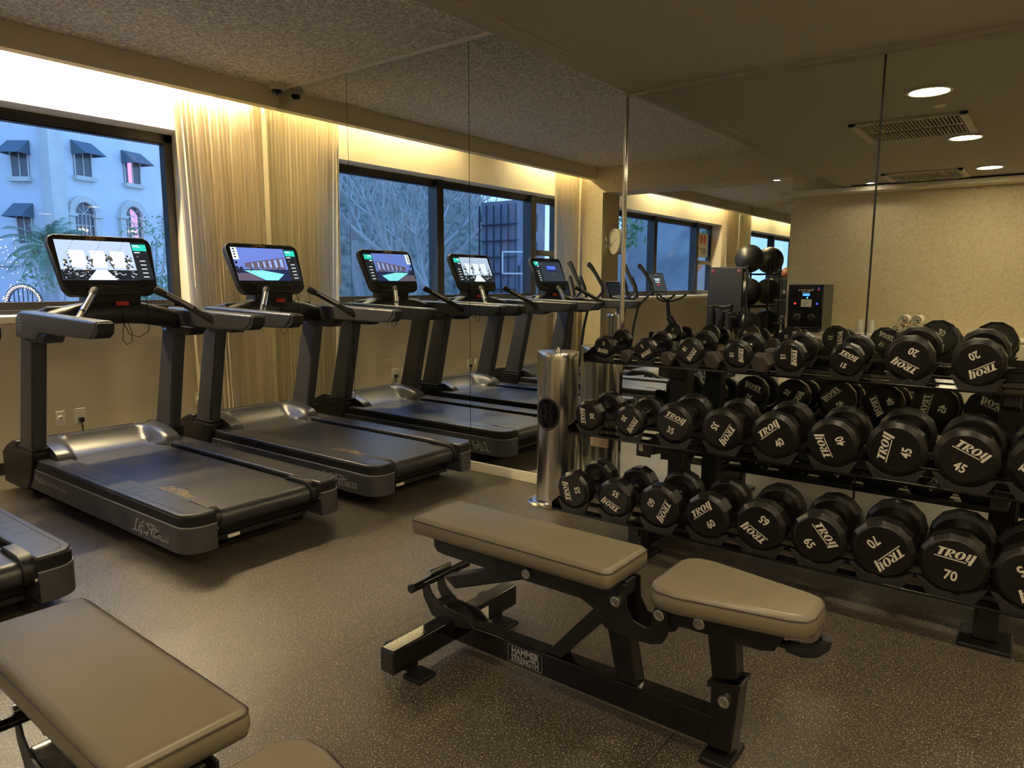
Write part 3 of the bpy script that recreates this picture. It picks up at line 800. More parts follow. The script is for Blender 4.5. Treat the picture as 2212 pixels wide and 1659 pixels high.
    T().tube([(1.45, 0.14, 1.33), (1.49, 0.18, 1.345), (1.5, 0.2, 1.29), (1.512, 0.205, 1.15), (1.51, 0.19, 1.08), (1.5, 0.13, 1.045), (1.5, 0.07, 1.07), (1.5, 0.045, 1.13), (1.49, 0.04, 1.15)], 0.0025, 6).obj('headphone_cord', 'rubber', t)
    return t
treadmill(-1.865, 'hall', 'black treadmill with a banquet hall photo on its screen, under the window')
treadmill(-0.655, 'pool', 'black treadmill with a swimming pool photo on its screen, beside the mirror')
treadmill(-3.30, 'dark', 'black treadmill nearest the camera, mostly cropped, with a dark blue screen')
# ------------------------------------------------------------------ dumbbell rack
XL, XR = 4.381, 6.905
TIERS = {'top': (-0.55, 0.975, 8.0), 'mid': (-0.71, 0.583, 5.0), 'bot': (-0.86, 0.179, 2.5)}
rack = thing('dumbbell_rack', 'long black three-tier dumbbell rack standing against the mirror', 'rack', (5.6, -0.5, 0), world=True)
def tmx(y, z, a):
    return Mx.Translation((0, y, z)) @ Mx.Rotation(R(a), 4, 'X')
for k, (y, z, a) in TIERS.items():
    mx = tmx(y, z, a)
    d = 0.36 if k == 'bot' else (0.33 if k == 'mid' else 0.30)
    b = B()
    b.box(XL, XR, 0.0, 0.004, -0.004, 0.008, 0, mx).box(XL, XR, 0.0, 0.075, -0.004, 0.002, 0, mx)
    b.box(XL, XR, d - 0.075, d, -0.004, 0.002, 0, mx).box(XL, XR, d - 0.006, d, -0.004, 0.03, 0, mx).box(XL, XR, d * 0.5 - 0.03, d * 0.5 + 0.03, -0.004, 0.0, 0, mx)
    b.obj('tray', 'blkg', rack, bev=0.0015)
    for x in (XL - 0.004, XR):
        B().prism([(0, -0.006), (0.02, -0.008), (d, -0.008), (d, 0.085), (d - 0.06, 0.085), (0.0, 0.04)], x, x + 0.005, 'x', 0, mx).obj('end_plate', 'blkg', rack)
for x in (4.85, 6.395):
    b = B()
    b.box(x - 0.05, x + 0.05, -0.30, -0.2, 0.02, 1.0).box(x - 0.04, x + 0.04, -0.78, -0.70, 0.02, 0.175).box(x - 0.03, x + 0.03, -0.72, -0.2, 0.02, 0.09)
    b.prism([(-0.80, 0.11), (-0.80, 0.17), (-0.48, 0.2), (-0.25, 0.2), (-0.25, 0.08)], x - 0.03, x + 0.03, 'x')
    b.prism([(-0.66, 0.52), (-0.66, 0.575), (-0.36, 0.61), (-0.25, 0.61), (-0.25, 0.47)], x - 0.03, x + 0.03, 'x')
    b.prism([(-0.50, 0.92), (-0.50, 0.975), (-0.26, 1.01), (-0.22, 1.01), (-0.22, 0.86)], x - 0.03, x + 0.03, 'x')
    b.obj('upright_frame', 'blkm', rack, bev=0.004)
    B().box(x - 0.09, x + 0.09, -0.845, -0.64, 0.0, 0.018).obj('foot_plate', 'blkm', rack, bev=0.006)
    B().box(x - 0.08, x + 0.08, -0.34, -0.16, 0.0, 0.018).obj('foot_plate', 'blkm', rack, bev=0.006)
B().box(4.85, 6.395, -0.285, -0.225, 0.54, 0.58).box(4.85, 6.395, -0.275, -0.235, 0.965, 1.0).obj('cross_beam', 'blkm', rack, bev=0.004)

# ------------------------------------------------------------------ round dumbbells
# weight: head radius, head thickness, total length
DB = {5: (0.063, 0.042, 0.235), 10: (0.069, 0.046, 0.245), 15: (0.075, 0.05, 0.255), 20: (0.099, 0.05, 0.26), 25: (0.1, 0.055, 0.27),
      30: (0.086, 0.062, 0.285), 35: (0.104, 0.06, 0.29), 40: (0.110, 0.065, 0.30), 45: (0.119, 0.068, 0.31), 50: (0.121, 0.072, 0.315),
      55: (0.102, 0.085, 0.345), 60: (0.111, 0.085, 0.35), 65: (0.117, 0.088, 0.355), 70: (0.125, 0.09, 0.365), 75: (0.127, 0.092, 0.37)}
DBM = {}
def head_mesh(w):
    r, t, l = DB[w]
    b = B(); n = 24
    def ring(f):
        return [b.v(p) for p in f]
    def circ(rr, y):
        return ring([(rr * math.cos(2 * PI * k / n), y, rr * math.sin(2 * PI * k / n)) for k in range(n)])
    def dod(rr, y):
        return ring([(rr * (1.0 if k % 2 else math.cos(PI / 12)) * math.cos(2 * PI * k / n), y, rr * (1.0 if k % 2 else math.cos(PI / 12)) * math.sin(2 * PI * k / n)) for k in range(n)])
    rs = [circ(0.80 * r, -0.0025), circ(0.83 * r, 0.0), circ(0.865 * r, 0.002), dod(1.0 * r, 0.16 * t), dod(1.0 * r, 0.84 * t), circ(0.86 * r, 0.985 * t), circ(0.82 * r, t), circ(0.5 * r, 0.9 * t), circ(0.36 * r, 0.92 * t), circ(0.3 * r, t + 0.012), circ(0.019, t + 0.014)]
    b.face(rs[0][::-1])
    for A, Q in zip(rs[:-1], rs[1:]):
        for k in range(n):
            b.face([A[k], A[(k + 1) % n], Q[(k + 1) % n], Q[k]])
    bmesh.ops.recalc_face_normals(b.bm, faces=b.bm.faces[:])
    me = bpy.data.meshes.new('head'); b.bm.to_mesh(me); b.bm.free()
    me.materials.append(M['ureth'])
    me.polygons.foreach_set('use_smooth', [True] * len(me.polygons)); me.set_sharp_from_angle(angle=R(14))
    return me
def letter_mesh(w):
    r = DB[w][0]
    b = B()
    fm = frame((0, -0.0032, 0), (1, 0, 0), (0, 0, 1))
    b.add(place(TROY, fm @ Mx.Translation((0, 0.34 * r, 0)) @ Mx.Diagonal((1.04 * r, 1.0 * r, 1, 1))), 0)
    b.add(place(text_mesh(str(w), 0.44 * r, 0.012 * r, 0, 0.86), fm @ Mx.Translation((0, -0.36 * r, 0))), 0)
    me = bpy.data.meshes.new('lettering'); b.bm.to_mesh(me); b.bm.free(); me.materials.append(M['white'])
    return me
def bar_mesh(w):
    r, t, l = DB[w]
    b = B(); h_ = l / 2 - t
    prof = [(0.019, -h_ - 0.006), (0.019, -h_ + 0.01), (0.0155, -h_ + 0.014)]
    for k in range(8):
        prof.append((0.0155 + 0.0016 * math.sin(PI * (k + 1) / 9), -h_ + 0.014 + (2 * h_ - 0.028) * (k + 1) / 9))
    prof += [(0.0155, h_ - 0.014), (0.019, h_ - 0.01), (0.019, h_ + 0.006)]
    b.lathe(prof, ax='y', n=18)
    bmesh.ops.recalc_face_normals(b.bm, faces=b.bm.faces[:])
    me = bpy.data.meshes.new('handle'); b.bm.to_mesh(me); b.bm.free(); me.materials.append(M['chrome'])
    me.polygons.foreach_set('use_smooth', [True] * len(me.polygons)); me.set_sharp_from_angle(angle=R(30))
    return me
def saddle_mesh(r):
    b = B(); a = [(r * math.sin(R(q)), -r * math.cos(R(q))) for q in range(-48, 49, 8)]
    lo = -r - 0.024
    b.prism(a + [(r * 0.95, -0.62 * r), (r * 0.62, lo), (-r * 0.62, lo), (-r * 0.95, -0.62 * r)], -0.009, 0.009)
    return b
def dumbbell(w, x, mx, th, lab, grp):
    """mx: tier frame; rests with its axis along local y"""
    r, t, l = DB[w]
    if w not in DBM:
        DBM[w] = (head_mesh(w), letter_mesh(w), bar_mesh(w))
    hm, lm, bm_ = DBM[w]
    root = thing('dumbbell', lab, 'dumbbell', (0, 0, 0), group=grp)
    root.matrix_basis = mx @ Mx.Translation((x, 0.002 + l / 2, 0.026 + r)) @ Mx.Rotation(R(-th), 4, 'Y')
    for s in (0, 1):
        o = bpy.data.objects.new('head', hm); C.objects.link(o); o.parent = root
        o.matrix_basis = Mx.Rotation(PI * s, 4, 'Z') @ Mx.Translation((0, -l / 2, 0))
        q = bpy.data.objects.new('lettering', lm); C.objects.link(q); q.parent = o
    o = bpy.data.objects.new('handle', bm_); C.objects.link(o); o.parent = root
    # the two cradles under it belong to the rack
    for yy in (0.012, l - t * 0.6):
        s_ = saddle_mesh(r + 0.0015); s_.bm.transform(mx @ Mx.Translation((x, yy + 0.002, 0.026 + r)))
        s_.obj('saddle', 'saddle', rack, bev=0.002)
ROWS = {
 'top': [(5, 173), (5, 214), (10, 235), (10, 271), (15, 270), (15, -25), (20, 154), (20, 210)],
 'mid': [(30, 95), (30, 239), (35, -20), (35, 240), (40, 42), (40, 115), (45, 80), (45, -25), (50, 60)],
 'bot': [(55, 105), (55, 155), (60, 246), (60, 40), (65, 148), (65, -50), (70, 228), (70, -6), (75, 215)]}
ORD = ['first', 'second', 'third', 'fourth', 'fifth', 'sixth', 'seventh', 'eighth', 'ninth']
NM = {'top': 'top', 'mid': 'middle', 'bot': 'bottom'}
for k, row in ROWS.items():
    y, z, a = TIERS[k]
    mx = tmx(y, z, a)
    for i, (w, th) in enumerate(row):
        dumbbell(w, 4.512 + 0.2515 * i, mx, th, 'round black %d-pound dumbbell, %s from the wipes dispenser on the %s rack tier' % (w, ORD[i], NM[k]), 'round dumbbells on the %s tier' % NM[k])
# small hex dumbbells between the light round ones
def hex_bell(x, r, l, lab, rx=0):
    y, z, a = TIERS['top']
    root = thing('hex_dumbbell', lab, 'dumbbell', (0, 0, 0), group='grey hex dumbbells on the top tier')
    root.matrix_basis = tmx(y, z, a) @ Mx.Translation((x, 0.012 + l / 2, 0.004 + r * 0.87)) @ Mx.Rotation(R(rx), 4, 'Z')
    t = r * 1.25
    for s in (-1, 1):
        b = B()
        for k in range(1):
            A = [(r * 0.78, 0.0), (r, t * 0.16), (r, t * 0.84), (r * 0.78, t)]
            b.lathe([(q, s * (l / 2) - s * h) for q, h in A], ax='y', n=6)
        b.obj('head', 'hexr', root, ang=10)
    B().lathe([(0.0125, -l / 2 + t * 0.9), (0.015, 0), (0.0125, l / 2 - t * 0.9)], ax='y', n=16).obj('handle', 'chrome', root)
for x, r, l, i in ((4.64, 0.038, 0.16, 0), (4.885, 0.041, 0.165, 1), (5.138, 0.049, 0.18, 2), (5.385, 0.054, 0.19, 3)):
    hex_bell(x, r, l, 'small grey hex dumbbell lying between round ones, %s from the wipes dispenser' % ORD[i], -6)

# ------------------------------------------------------------------ adjustable benches
def pad_mesh(outline, z0, z1, name, parent, e=0.018):
    """upholstered pad: rounded outline, soft edges"""
    b = B()
    cx = sum(p[0] for p in outline) / len(outline); cy = sum(p[1] for p in outline) / len(outline)
    def inset(d):
        out = []
        n = len(outline)
        for i in range(n):
            p0, p1, p2 = V((*outline[i - 1], 0)), V((*outline[i], 0)), V((*outline[(i + 1) % n], 0))
            d1, d2 = (p1 - p0).normalized(), (p2 - p1).normalized()
            nn = V((-(d1.y + d2.y), d1.x + d2.x, 0)).normalized()
            out.append((p1 + nn * d)[:2])
        return out
    rows = []
    h = z1 - z0
    for d, z in ((e * 0.9, z0), (e * 0.25, z0 + h * 0.08), (0.0, z0 + h * 0.3), (0.0, z0 + h * 0.55), (e * 0.18, z0 + h * 0.78), (e * 0.55, z0 + h * 0.93), (e * 1.0, z1), (e * 1.45, z1 + 0.001)):
        rows.append([(x, y, z) for x, y in inset(d)])
    vs = b.grid(rows, close=True)
    b.face(vs[0]); b.face(vs[-1])
    o = b.obj(name, 'seatv', parent, ang=60)
    s = B(); ring = [(x, y, z0 + h * 0.80 + 0.001) for x, y in inset(e * 0.16)]
    s.tube(ring + [ring[0]], 0.0022, 6, cap=False)
    s.obj('seam', 'piping', o)
    return o

HSF = Mx.Identity(4)
def bench(lab, loc, rz, full=True):
    t = thing('weight_bench', lab, 'bench', loc, rz, group='adjustable weight benches')
    X0 = 5.35
    class K(B):
        def obj(s, *a, **k):
            s.bm.transform(Mx.Translation((-X0, 0, 0)))
            return super().obj(*a, **k)
    def rr(x0, x1, y0, y1, r): return [(x - X0, y) for x, y in rrect(x0, x1, y0, y1, r)]
    pad_mesh(rr(4.635, 5.495, -0.142, 0.142, 0.03), 0.478, 0.545, 'back_pad', t)
    so = [(5.615, -0.10), (5.625, -0.125), (5.66, -0.155), (5.72, -0.16), (6.02, -0.103), (6.06, -0.085), (6.075, -0.05), (6.075, 0.05), (6.06, 0.085), (6.02, 0.103), (5.72, 0.16), (5.66, 0.155), (5.625, 0.125), (5.615, 0.10)]
    pad_mesh([(x - X0, y) for x, y in so], 0.478, 0.545, 'seat_pad', t)
    # base: cross bar, spine beam, rear upright
    K().prism([(4.70, 0.045), (4.77, 0.045), (4.77, 0.135), (4.70, 0.135)], -0.36, 0.36).obj('cross_bar', 'blkg', t, bev=0.008, seg=3)
    K().prism([(4.735, 0.045), (5.86, 0.04), (5.855, 0.138), (4.86, 0.130), (4.70, 0.18), (4.66, 0.18), (4.735, 0.10)], -0.035, 0.035).obj('spine_beam', 'blkg', t, bev=0.007, seg=3)
    for s in (-1, 1):
        K().prism([(4.60, 0.25), (4.635, 0.25), (4.655, 0.21), (4.71, 0.172), (4.82, 0.165), (4.88, 0.127), (4.74, 0.10), (4.655, 0.12), (4.61, 0.185)], 0.038 * s, 0.046 * s).obj('ladder_plate', 'blkm', t, bev=0.002)
        K().prism([(4.675, 0.478), (4.678, 0.41), (4.695, 0.393), (4.73, 0.388), (5.341, 0.386), (5.387, 0.368), (5.404, 0.338), (5.437, 0.312), (5.532, 0.303), (5.60, 0.308), (5.635, 0.322), (5.652, 0.352), (5.653, 0.419), (5.637, 0.437), (5.61, 0.437), (5.60, 0.412), (5.597, 0.366), (5.577, 0.356), (5.535, 0.367), (5.511, 0.405), (5.507, 0.478)], 0.044 * s, 0.052 * s).obj('side_plate', 'blkm', t, bev=0.002)
        K().prism([(5.64, 0.478), (5.655, 0.40), (5.672, 0.39), (5.93, 0.394), (5.968, 0.405), (5.985, 0.44), (5.985, 0.478)], 0.036 * s, 0.043 * s).obj('seat_plate', 'blkm', t, bev=0.002)
        K().box(4.745, 4.83, 0.25 * s - 0.045, 0.25 * s + 0.045, 0.0, 0.016).obj('foot_plate', 'blkm', t, bev=0.005)
        K().box(4.72, 4.76, 0.25 * s - 0.02, 0.25 * s + 0.02, 0.014, 0.05).obj('foot_post', 'blkm', t)
        wy = 0.27 * s
        w_ = K().tube([(4.665, wy - 0.014, 0.072), (4.665, wy + 0.014, 0.072)], 0.036, 24).obj('wheel', 'rubber', t, bev=0.004)
        K().tube([(4.665, wy - 0.0155, 0.072), (4.665, wy + 0.0155, 0.072)], 0.018, 16).obj('wheel_hub', 'greyd', w_)
        K().box(4.66, 4.71, wy + 0.016, wy + 0.021, 0.06, 0.1).box(4.66, 4.71, wy - 0.021, wy - 0.016, 0.06, 0.1).obj('wheel_fork', 'blkm', t)
    K().box(4.69, 5.5, -0.03, 0.03, 0.43, 0.478).box(5.66, 5.98, -0.036, 0.036, 0.44, 0.478).obj('pad_support', 'blkm', t, bev=0.003)
    K().prism([(5.187, 0.132), (5.255, 0.132), (5.43, 0.335), (5.37, 0.345)], -0.03, 0.03).obj('diagonal_brace', 'blkg', t, bev=0.006)
    K().prism([(5.425, 0.33), (5.505, 0.33), (5.545, 0.135), (5.47, 0.132)], -0.03, 0.03).obj('centre_post', 'blkg', t, bev=0.006)
    K().prism([(5.765, 0.42), (5.85, 0.42), (5.865, 0.272), (5.79, 0.25)], -0.032, 0.032).obj('seat_post', 'blkg', t, bev=0.006)
    K().prism([(5.785, 0.04), (5.86, 0.04), (5.875, 0.24), (5.87, 0.262), (5.79, 0.245), (5.79, 0.15)], -0.04, 0.04).obj('seat_post_socket', 'blkg', t, bev=0.006)
    K().prism([(5.78, 0.232), (5.88, 0.252), (5.882, 0.27), (5.78, 0.25)], -0.046, 0.046).obj('socket_collar', 'blkg', t, bev=0.003)
    K().box(5.775, 5.865, -0.075, 0.075, 0.0, 0.02).obj('end_foot', 'blkm', t, bev=0.006)
    # support link, its pin handle, and the seat lift grip
    K().prism([(5.13, 0.43), (5.15, 0.40), (5.09, 0.375), (4.76, 0.25), (4.70, 0.285), (4.95, 0.38), (5.08, 0.43)], -0.028, 0.028).obj('support_link', 'blkm', t, bev=0.006)
    hp = K().tube([(4.66, -0.15, 0.27), (4.66, -0.05, 0.27), (4.66, 0.15, 0.27)], 0.016, 16).obj('pin_handle', 'blkg', t)
    K().tube([(4.66, -0.152, 0.27), (4.66, -0.163, 0.27)], 0.017, 16).tube([(4.66, 0.152, 0.27), (4.66, 0.163, 0.27)], 0.017, 16).obj('handle_cap', 'rubber', hp)
    K().tube([(4.655, -0.06, 0.297), (4.655, 0.06, 0.297)], 0.012, 14).obj('latch_bar', 'chrome', t)
    K().tube([(5.95, 0, 0.415), (5.985, 0, 0.412), (6.0, 0, 0.411)], 0.012, 12).obj('grip_stem', 'blkg', t)
    K().tube([(5.99, 0, 0.411), (6.03, 0, 0.411), (6.062, 0, 0.42), (6.085, 0, 0.443), (6.092, 0, 0.465)], [0.017, 0.02, 0.02, 0.019, 0.016], 16).obj('lift_grip', 'mat', t)
    for x, z, y in ((5.126, 0.418, 0.052), (5.477, 0.418, 0.052), (5.628, 0.417, 0.052), (5.752, 0.425, 0.044), (5.835, 0.205, 0.04)):
        for s in (-1, 1):
            K().lathe([(0.0175, y * s), (0.0175, (y + 0.014) * s), (0.014, (y + 0.016) * s), (0.011, (y + 0.016) * s), (0.0105, (y + 0.013) * s)], (x, 0, z), 'y', 22).obj('pivot_bolt', 'bolt', t)
    for s in (-1, 1):
        lp = K(); y = 0.0362 * s; sx = 1 if s < 0 else -1
        lp.box(5.028, 5.18, min(y, y - 0.001 * s), max(y, y - 0.001 * s), 0.054, 0.120)
        lo = lp.obj('name_plate', 'blkm', t)
        q = K(); cx = 5.104; yy = 0.0372 * s
        for x0, x1, z0, z1 in ((-0.075, 0.075, 0.1185, 0.12), (-0.075, 0.075, 0.054, 0.0555), (-0.076, -0.0745, 0.054, 0.12), (0.0745, 0.076, 0.054, 0.12)):
            q.poly([(cx + x0, yy, z0), (cx + x1, yy, z0), (cx + x1, yy, z1), (cx + x0, yy, z1)])
        q.add(place(text_mesh('HAMMER', 0.036, 0.0014, 0, 0.82), frame((cx, yy, 0.101), (sx, 0, 0), (0, 0, 1))), 0)
        q.add(place(text_mesh('STRENGTH', 0.036, 0.0014, 0, 0.68), frame((cx, yy, 0.071), (sx, 0, 0), (0, 0, 1))), 0)
        q.obj('name_lettering', 'silver', lo, smooth=False)
    K().poly([(4.772, 0.115, 0.05), (4.772, 0.165, 0.05), (4.772, 0.165, 0.115), (4.772, 0.115, 0.115)]).obj('sticker', 'outlet', t, smooth=False)
    return t
bench('black and taupe adjustable weight bench in front of the dumbbell rack', (5.35, -2.062, 0), 0)
bench('black and taupe adjustable weight bench cropped by the picture edge, near the treadmills', (5.107, -3.396, 0), R(-1.2))

# ------------------------------------------------------------------ steel wipes dispensers
def wipes(x, y, rz, lab):
    t = thing('wipes_dispenser', lab, 'dispenser', (x, y, 0), rz, 'steel wipes dispensers')
    B().lathe([(0.185, 0.0), (0.188, 0.006), (0.18, 0.012), (0.14, 0.016)], n=56).obj('base_plate', 'steel', t)
    b = B().lathe([(0.139, 0.012), (0.1325, 0.03), (0.131, 0.05), (0.131, 0.95)], n=64).obj('body', 'steel', t)
    l = B().lathe([(0.134, 0.948), (0.134, 0.982), (0.131, 0.987), (0.04, 0.9885), (0.038, 0.984), (0.002, 0.984)], n=64).obj('lid', 'steel', t)
    B().lathe([(0.012, 0.984), (0.009, 1.0), (0.004, 1.012), (0.001, 1.014)], n=10).obj('wipe_tip', 'towel', l)
    # oval waste opening wrapped on the cylinder
    def pt(a, q, d): return ((0.131 + d) * math.cos(q), (0.131 + d) * math.sin(q), a)
    ring = [(0.60 + 0.098 * math.sin(2 * PI * k / 36), 0.62 * math.cos(2 * PI * k / 36)) for k in range(37)]
    B().tube([pt(z, q, 0.001) for z, q in ring], 0.007, 8, cap=False).obj('opening_rim', 'rubber', b)
    rows = [[pt(0.60 + 0.098 * s_ * math.sin(2 * PI * k / 36), 0.62 * s_ * math.cos(2 * PI * k / 36), 0.0012) for k in range(37)] for s_ in (0.02, 0.35, 0.7, 1.0)]
    o = B(); o.grid(rows); o.obj('flap', 'smoke', b)
wipes(4.01, -0.26, R(-88), 'cylindrical brushed steel wipes dispenser between the mirror and the dumbbell rack')
wipes(1.60, -4.80, R(60), 'cylindrical brushed steel wipes dispenser near the wide opening, seen only in the mirror')
# ------------------------------------------------------------------ things seen only through the mirrors
def elliptical(x, y, lab):
    t = thing('elliptical_trainer', lab, 'elliptical trainer', (x, y, 0), group='elliptical trainers by the wall pier')
    B().prism([(-0.75, 0.0), (1.2, 0.0), (1.2, 0.05), (-0.75, 0.05)], -0.12, 0.12).box(-0.75, -0.65, -0.33, 0.33, 0, 0.06).box(1.1, 1.2, -0.3, 0.3, 0, 0.06).obj('base_frame', 'greyd', t, bev=0.008)
    sh = B().prism([(0.35, 0.04), (1.2, 0.04), (1.2, 0.14), (1.1, 0.22), (0.95, 0.31), (0.80, 0.345), (0.65, 0.33), (0.5, 0.24), (0.38, 0.12)], -0.2, 0.2).obj('rear_shroud', 'bike', t, bev=0.03, seg=3)
    for s in (-1, 1):
        q = B(); sx = 1 if s < 0 else -1
        q.add(place(script_mesh('LifeFitness', 0.14), frame((0.8, 0.2008 * s, 0.2), (0.11 * sx, 0, 0), (0, 0, 0.1))), 0)
        q.obj('maker_lettering', 'silver', sh, smooth=False)
        B().box(-0.2, 0.42, 0.2 * s - 0.08, 0.2 * s + 0.08, 0.2, 0.235).obj('pedal', 'rubber', t, bev=0.01)
        B().tube([(-0.45, 0.2 * s, 0.2), (0.0, 0.2 * s, 0.19), (0.5, 0.2 * s, 0.2), (0.85, 0.2 * s, 0.25)], 0.028, 12).obj('pedal_arm', 'greyd', t)
        B().tube([(-0.4, 0.24 * s, 0.25), (-0.34, 0.26 * s, 0.8), (-0.28, 0.27 * s, 1.08), (-0.16, 0.285 * s, 1.2), (-0.06, 0.29 * s, 1.3), (-0.08, 0.285 * s, 1.4)], 0.019, 12).obj('swing_arm', 'greyd', t)
        B().tube([(-0.075, 0.285 * s, 1.38), (-0.17, 0.27 * s, 1.54), (-0.23, 0.25 * s, 1.63), (-0.27, 0.235 * s, 1.67), (-0.285, 0.225 * s, 1.672)], [0.024, 0.025, 0.03, 0.036, 0.02], 14).obj('swing_grip', 'mat', t)
        B().tube([(-0.36, 0.13 * s, 1.15), (-0.24, 0.15 * s, 1.22), (-0.27, 0.145 * s, 1.36), (-0.33, 0.13 * s, 1.5)], [0.02, 0.022, 0.022, 0.022], 12).obj('fixed_handle', 'mat', t)
    B().prism([(-0.62, 0.05), (-0.45, 0.05), (-0.36, 1.1), (-0.46, 1.12)], -0.06, 0.06).obj('mast', 'greyd', t, bev=0.02)
    B().prism([(-0.55, 1.05), (-0.3, 1.08), (-0.26, 1.2), (-0.5, 1.24)], -0.17, 0.17).obj('console_base', 'blk', t, bev=0.03, seg=3)
    c = B().prism([(-0.56, 1.2), (-0.5, 1.2), (-0.57, 1.44), (-0.61, 1.44)], -0.2, 0.2).obj('console', 'blk', t, bev=0.012)
    B().poly([(-0.511, -0.17, 1.24), (-0.511, 0.17, 1.24), (-0.562, 0.17, 1.415), (-0.562, -0.17, 1.415)]).obj('screen', scr['ink'], c, smooth=False)
elliptical(1.62, -4.22, 'black elliptical trainer beside the treadmill, nearer of two in the mirror')
elliptical(1.80, -5.36, 'black elliptical trainer standing at the wide opening, farther of two in the mirror')

# exercise bike with a tilted tablet
t = thing('exercise_bike', 'black exercise bike with a tilted touch screen, in the far room', 'exercise bike', (2.0, -6.5, 0))
B().prism([(-0.5, 0), (-0.42, 0), (-0.42, 0.05), (-0.5, 0.05)], -0.27, 0.27).prism([(0.55, 0), (0.63, 0), (0.63, 0.05), (0.55, 0.05)], -0.27, 0.27).obj('floor_bars', 'bike', t, bev=0.01)
B().tube([(-0.46, 0, 0.05), (-0.1, 0, 0.3), (0.59, 0, 0.06)], 0.04, 12).tube([(-0.38, 0, 0.88), (-0.22, 0, 0.62), (0.05, 0, 0.34)], 0.055, 14).tube([(0.05, 0, 0.3), (0.3, 0, 0.55), (0.42, 0, 0.72)], 0.05, 14).obj('bike_frame', 'bike', t)
B().lathe([(0.25, -0.03), (0.26, -0.02), (0.26, 0.02), (0.25, 0.03), (0.05, 0.03)], (-0.28, 0, 0.36), 'y', 40).obj('flywheel', 'greyd', t)
B().tube([(-0.385, 0, 0.85), (-0.42, 0, 1.12)], 0.03, 14).obj('handlebar_post', 'bike', t)
hb = B()
hb.tube([(-0.2, -0.21, 1.24), (-0.28, -0.21, 1.18), (-0.42, -0.17, 1.13), (-0.46, 0, 1.13), (-0.42, 0.17, 1.13), (-0.28, 0.21, 1.18), (-0.2, 0.21, 1.24)], 0.016, 10)
hb.tube([(-0.44, -0.1, 1.13), (-0.56, -0.09, 1.18), (-0.6, -0.05, 1.24), (-0.58, 0.05, 1.24), (-0.56, 0.09, 1.18), (-0.44, 0.1, 1.13)], 0.015, 10)
hb.obj('handlebar', 'rubber', t)
TM = frame((-0.6, 0, 1.425), (0, 1, 0), V((-0.3, 0, 0.95)).normalized()[:])
tb = B().prism(rrect(-0.27, 0.27, -0.16, 0.16, 0.015), -0.025, 0, 'z', 0, TM).obj('tablet', 'blk', t, bev=0.004)
q = B(); q.prism([(-0.255, -0.145), (0.255, -0.145), (0.255, 0.145), (-0.255, 0.145)], 0.0008, 0.001, 'z', 0, TM)
def bar(b, u0, u1, v0, v1, mi): b.prism([(u0, v0), (u1, v0), (u1, v1), (u0, v1)], 0.0011, 0.0013, 'z', mi, TM)
for u0, u1, v, h_ in ((-0.1, 0.1, 0.05, 0.012), (-0.075, 0.075, 0.028, 0.012), (-0.095, 0.095, 0.006, 0.005), (-0.06, 0.06, -0.006, 0.005), (-0.012, 0.012, 0.12, 0.006)): bar(q, u0, u1, v, v + h_, 1)
bar(q, -0.035, 0.035, -0.045, -0.03, 2)
q.obj('screen', [emis('tablet_ink', rgb(58, 60, 62), 0.6), scr['pale'], emis('tablet_red', rgb(220, 50, 40), 0.9)], tb, smooth=False)
B().tube([(0.36, 0, 0.62), (0.50, 0, 1.0)], 0.024, 12).obj('seat_post', 'bike', t)
rows = []
for k in range(13):
    q = k / 12; x = 0.34 + 0.28 * q; w_ = 0.022 + 0.065 * max(0, (q - 0.25) / 0.75) ** 1.3; z = 1.065 + 0.012 * math.cos(q * 2 * PI)
    rows.append([(x, w_ * math.cos(R(a)), z + 0.022 * math.sin(R(a))) for a in range(0, 360, 30)])
sd = B(); vs = sd.grid(rows, close=True); sd.face(vs[0]); sd.face(vs[-1]); sd.obj('saddle', 'rubber', t, ang=60)
B().tube([(-0.2, 0, 0.6), (-0.17, 0, 0.69)], 0.01, 8).ball((-0.165, 0, 0.72), 0.028, 16, 10, 1).obj('resistance_knob', ['chrome', 'red'], t)
B().cyl((-0.05, -0.15, 0.3), (-0.05, 0.15, 0.3), 0.02, 12).obj('crank', 'greyd', t)
B().box(0.58, 0.75, -0.12, 0.12, 0.90, 0.94).obj('weight_holder', 'rubber', t, bev=0.01)
for s in (-1, 1):
    tag(B().lathe([(0.03, -0.07), (0.033, -0.03), (0.014, -0.025), (0.014, 0.025), (0.033, 0.03), (0.03, 0.07)], (2.67, -6.5 + 0.06 * s, 0.968), 'x', 14).obj('hand_weight', 'blkg'), 'small black hand weight in the holder behind the bike saddle', 'hand weight', 'hand weights on the exercise bike')

# hanging mats, rollers and the ball rack
t = thing('mat_stand', 'black steel stand on which exercise mats hang, in the far room', 'stand', (1.1, -10.3, 0), world=True)
for x in (0.68, 1.47):
    B().box(x - 0.02, x + 0.02, -10.42, -10.38, 0, 1.78).box(x - 0.02, x + 0.02, -10.6, -10.1, 0, 0.04).obj('post', 'blkm', t, bev=0.004)
B().box(0.66, 1.49, -10.42, -10.38, 1.7, 1.74).obj('crossbar', 'blkm', t, bev=0.004)
for x in (0.80, 1.34):
    B().cyl((x, -10.39, 1.66), (x, -10.24, 1.67), 0.014, 12).obj('peg', 'chrome', t)
for k in range(3):
    y = -10.29 - 0.028 * k
    o = thing('exercise_mat', 'black exercise mat with red eyelets hanging on the stand' if k == 0 else 'black exercise mat hanging behind the front one', 'mat', (1.07, y, 0.5), group='hanging exercise mats', world=True)
    B().prism(rrect(0.73, 1.41, 0.52, 1.72, 0.03), y - 0.01, y + 0.01).obj('pad', 'mat', o, bev=0.004)
    for x in (0.80, 1.34):
        B().lathe([(0.036, y + 0.010), (0.033, y + 0.014), (0.021, y + 0.014), (0.019, y + 0.010)], (x, 0, 1.66), 'y', 20).obj('eyelet', 'red', o)
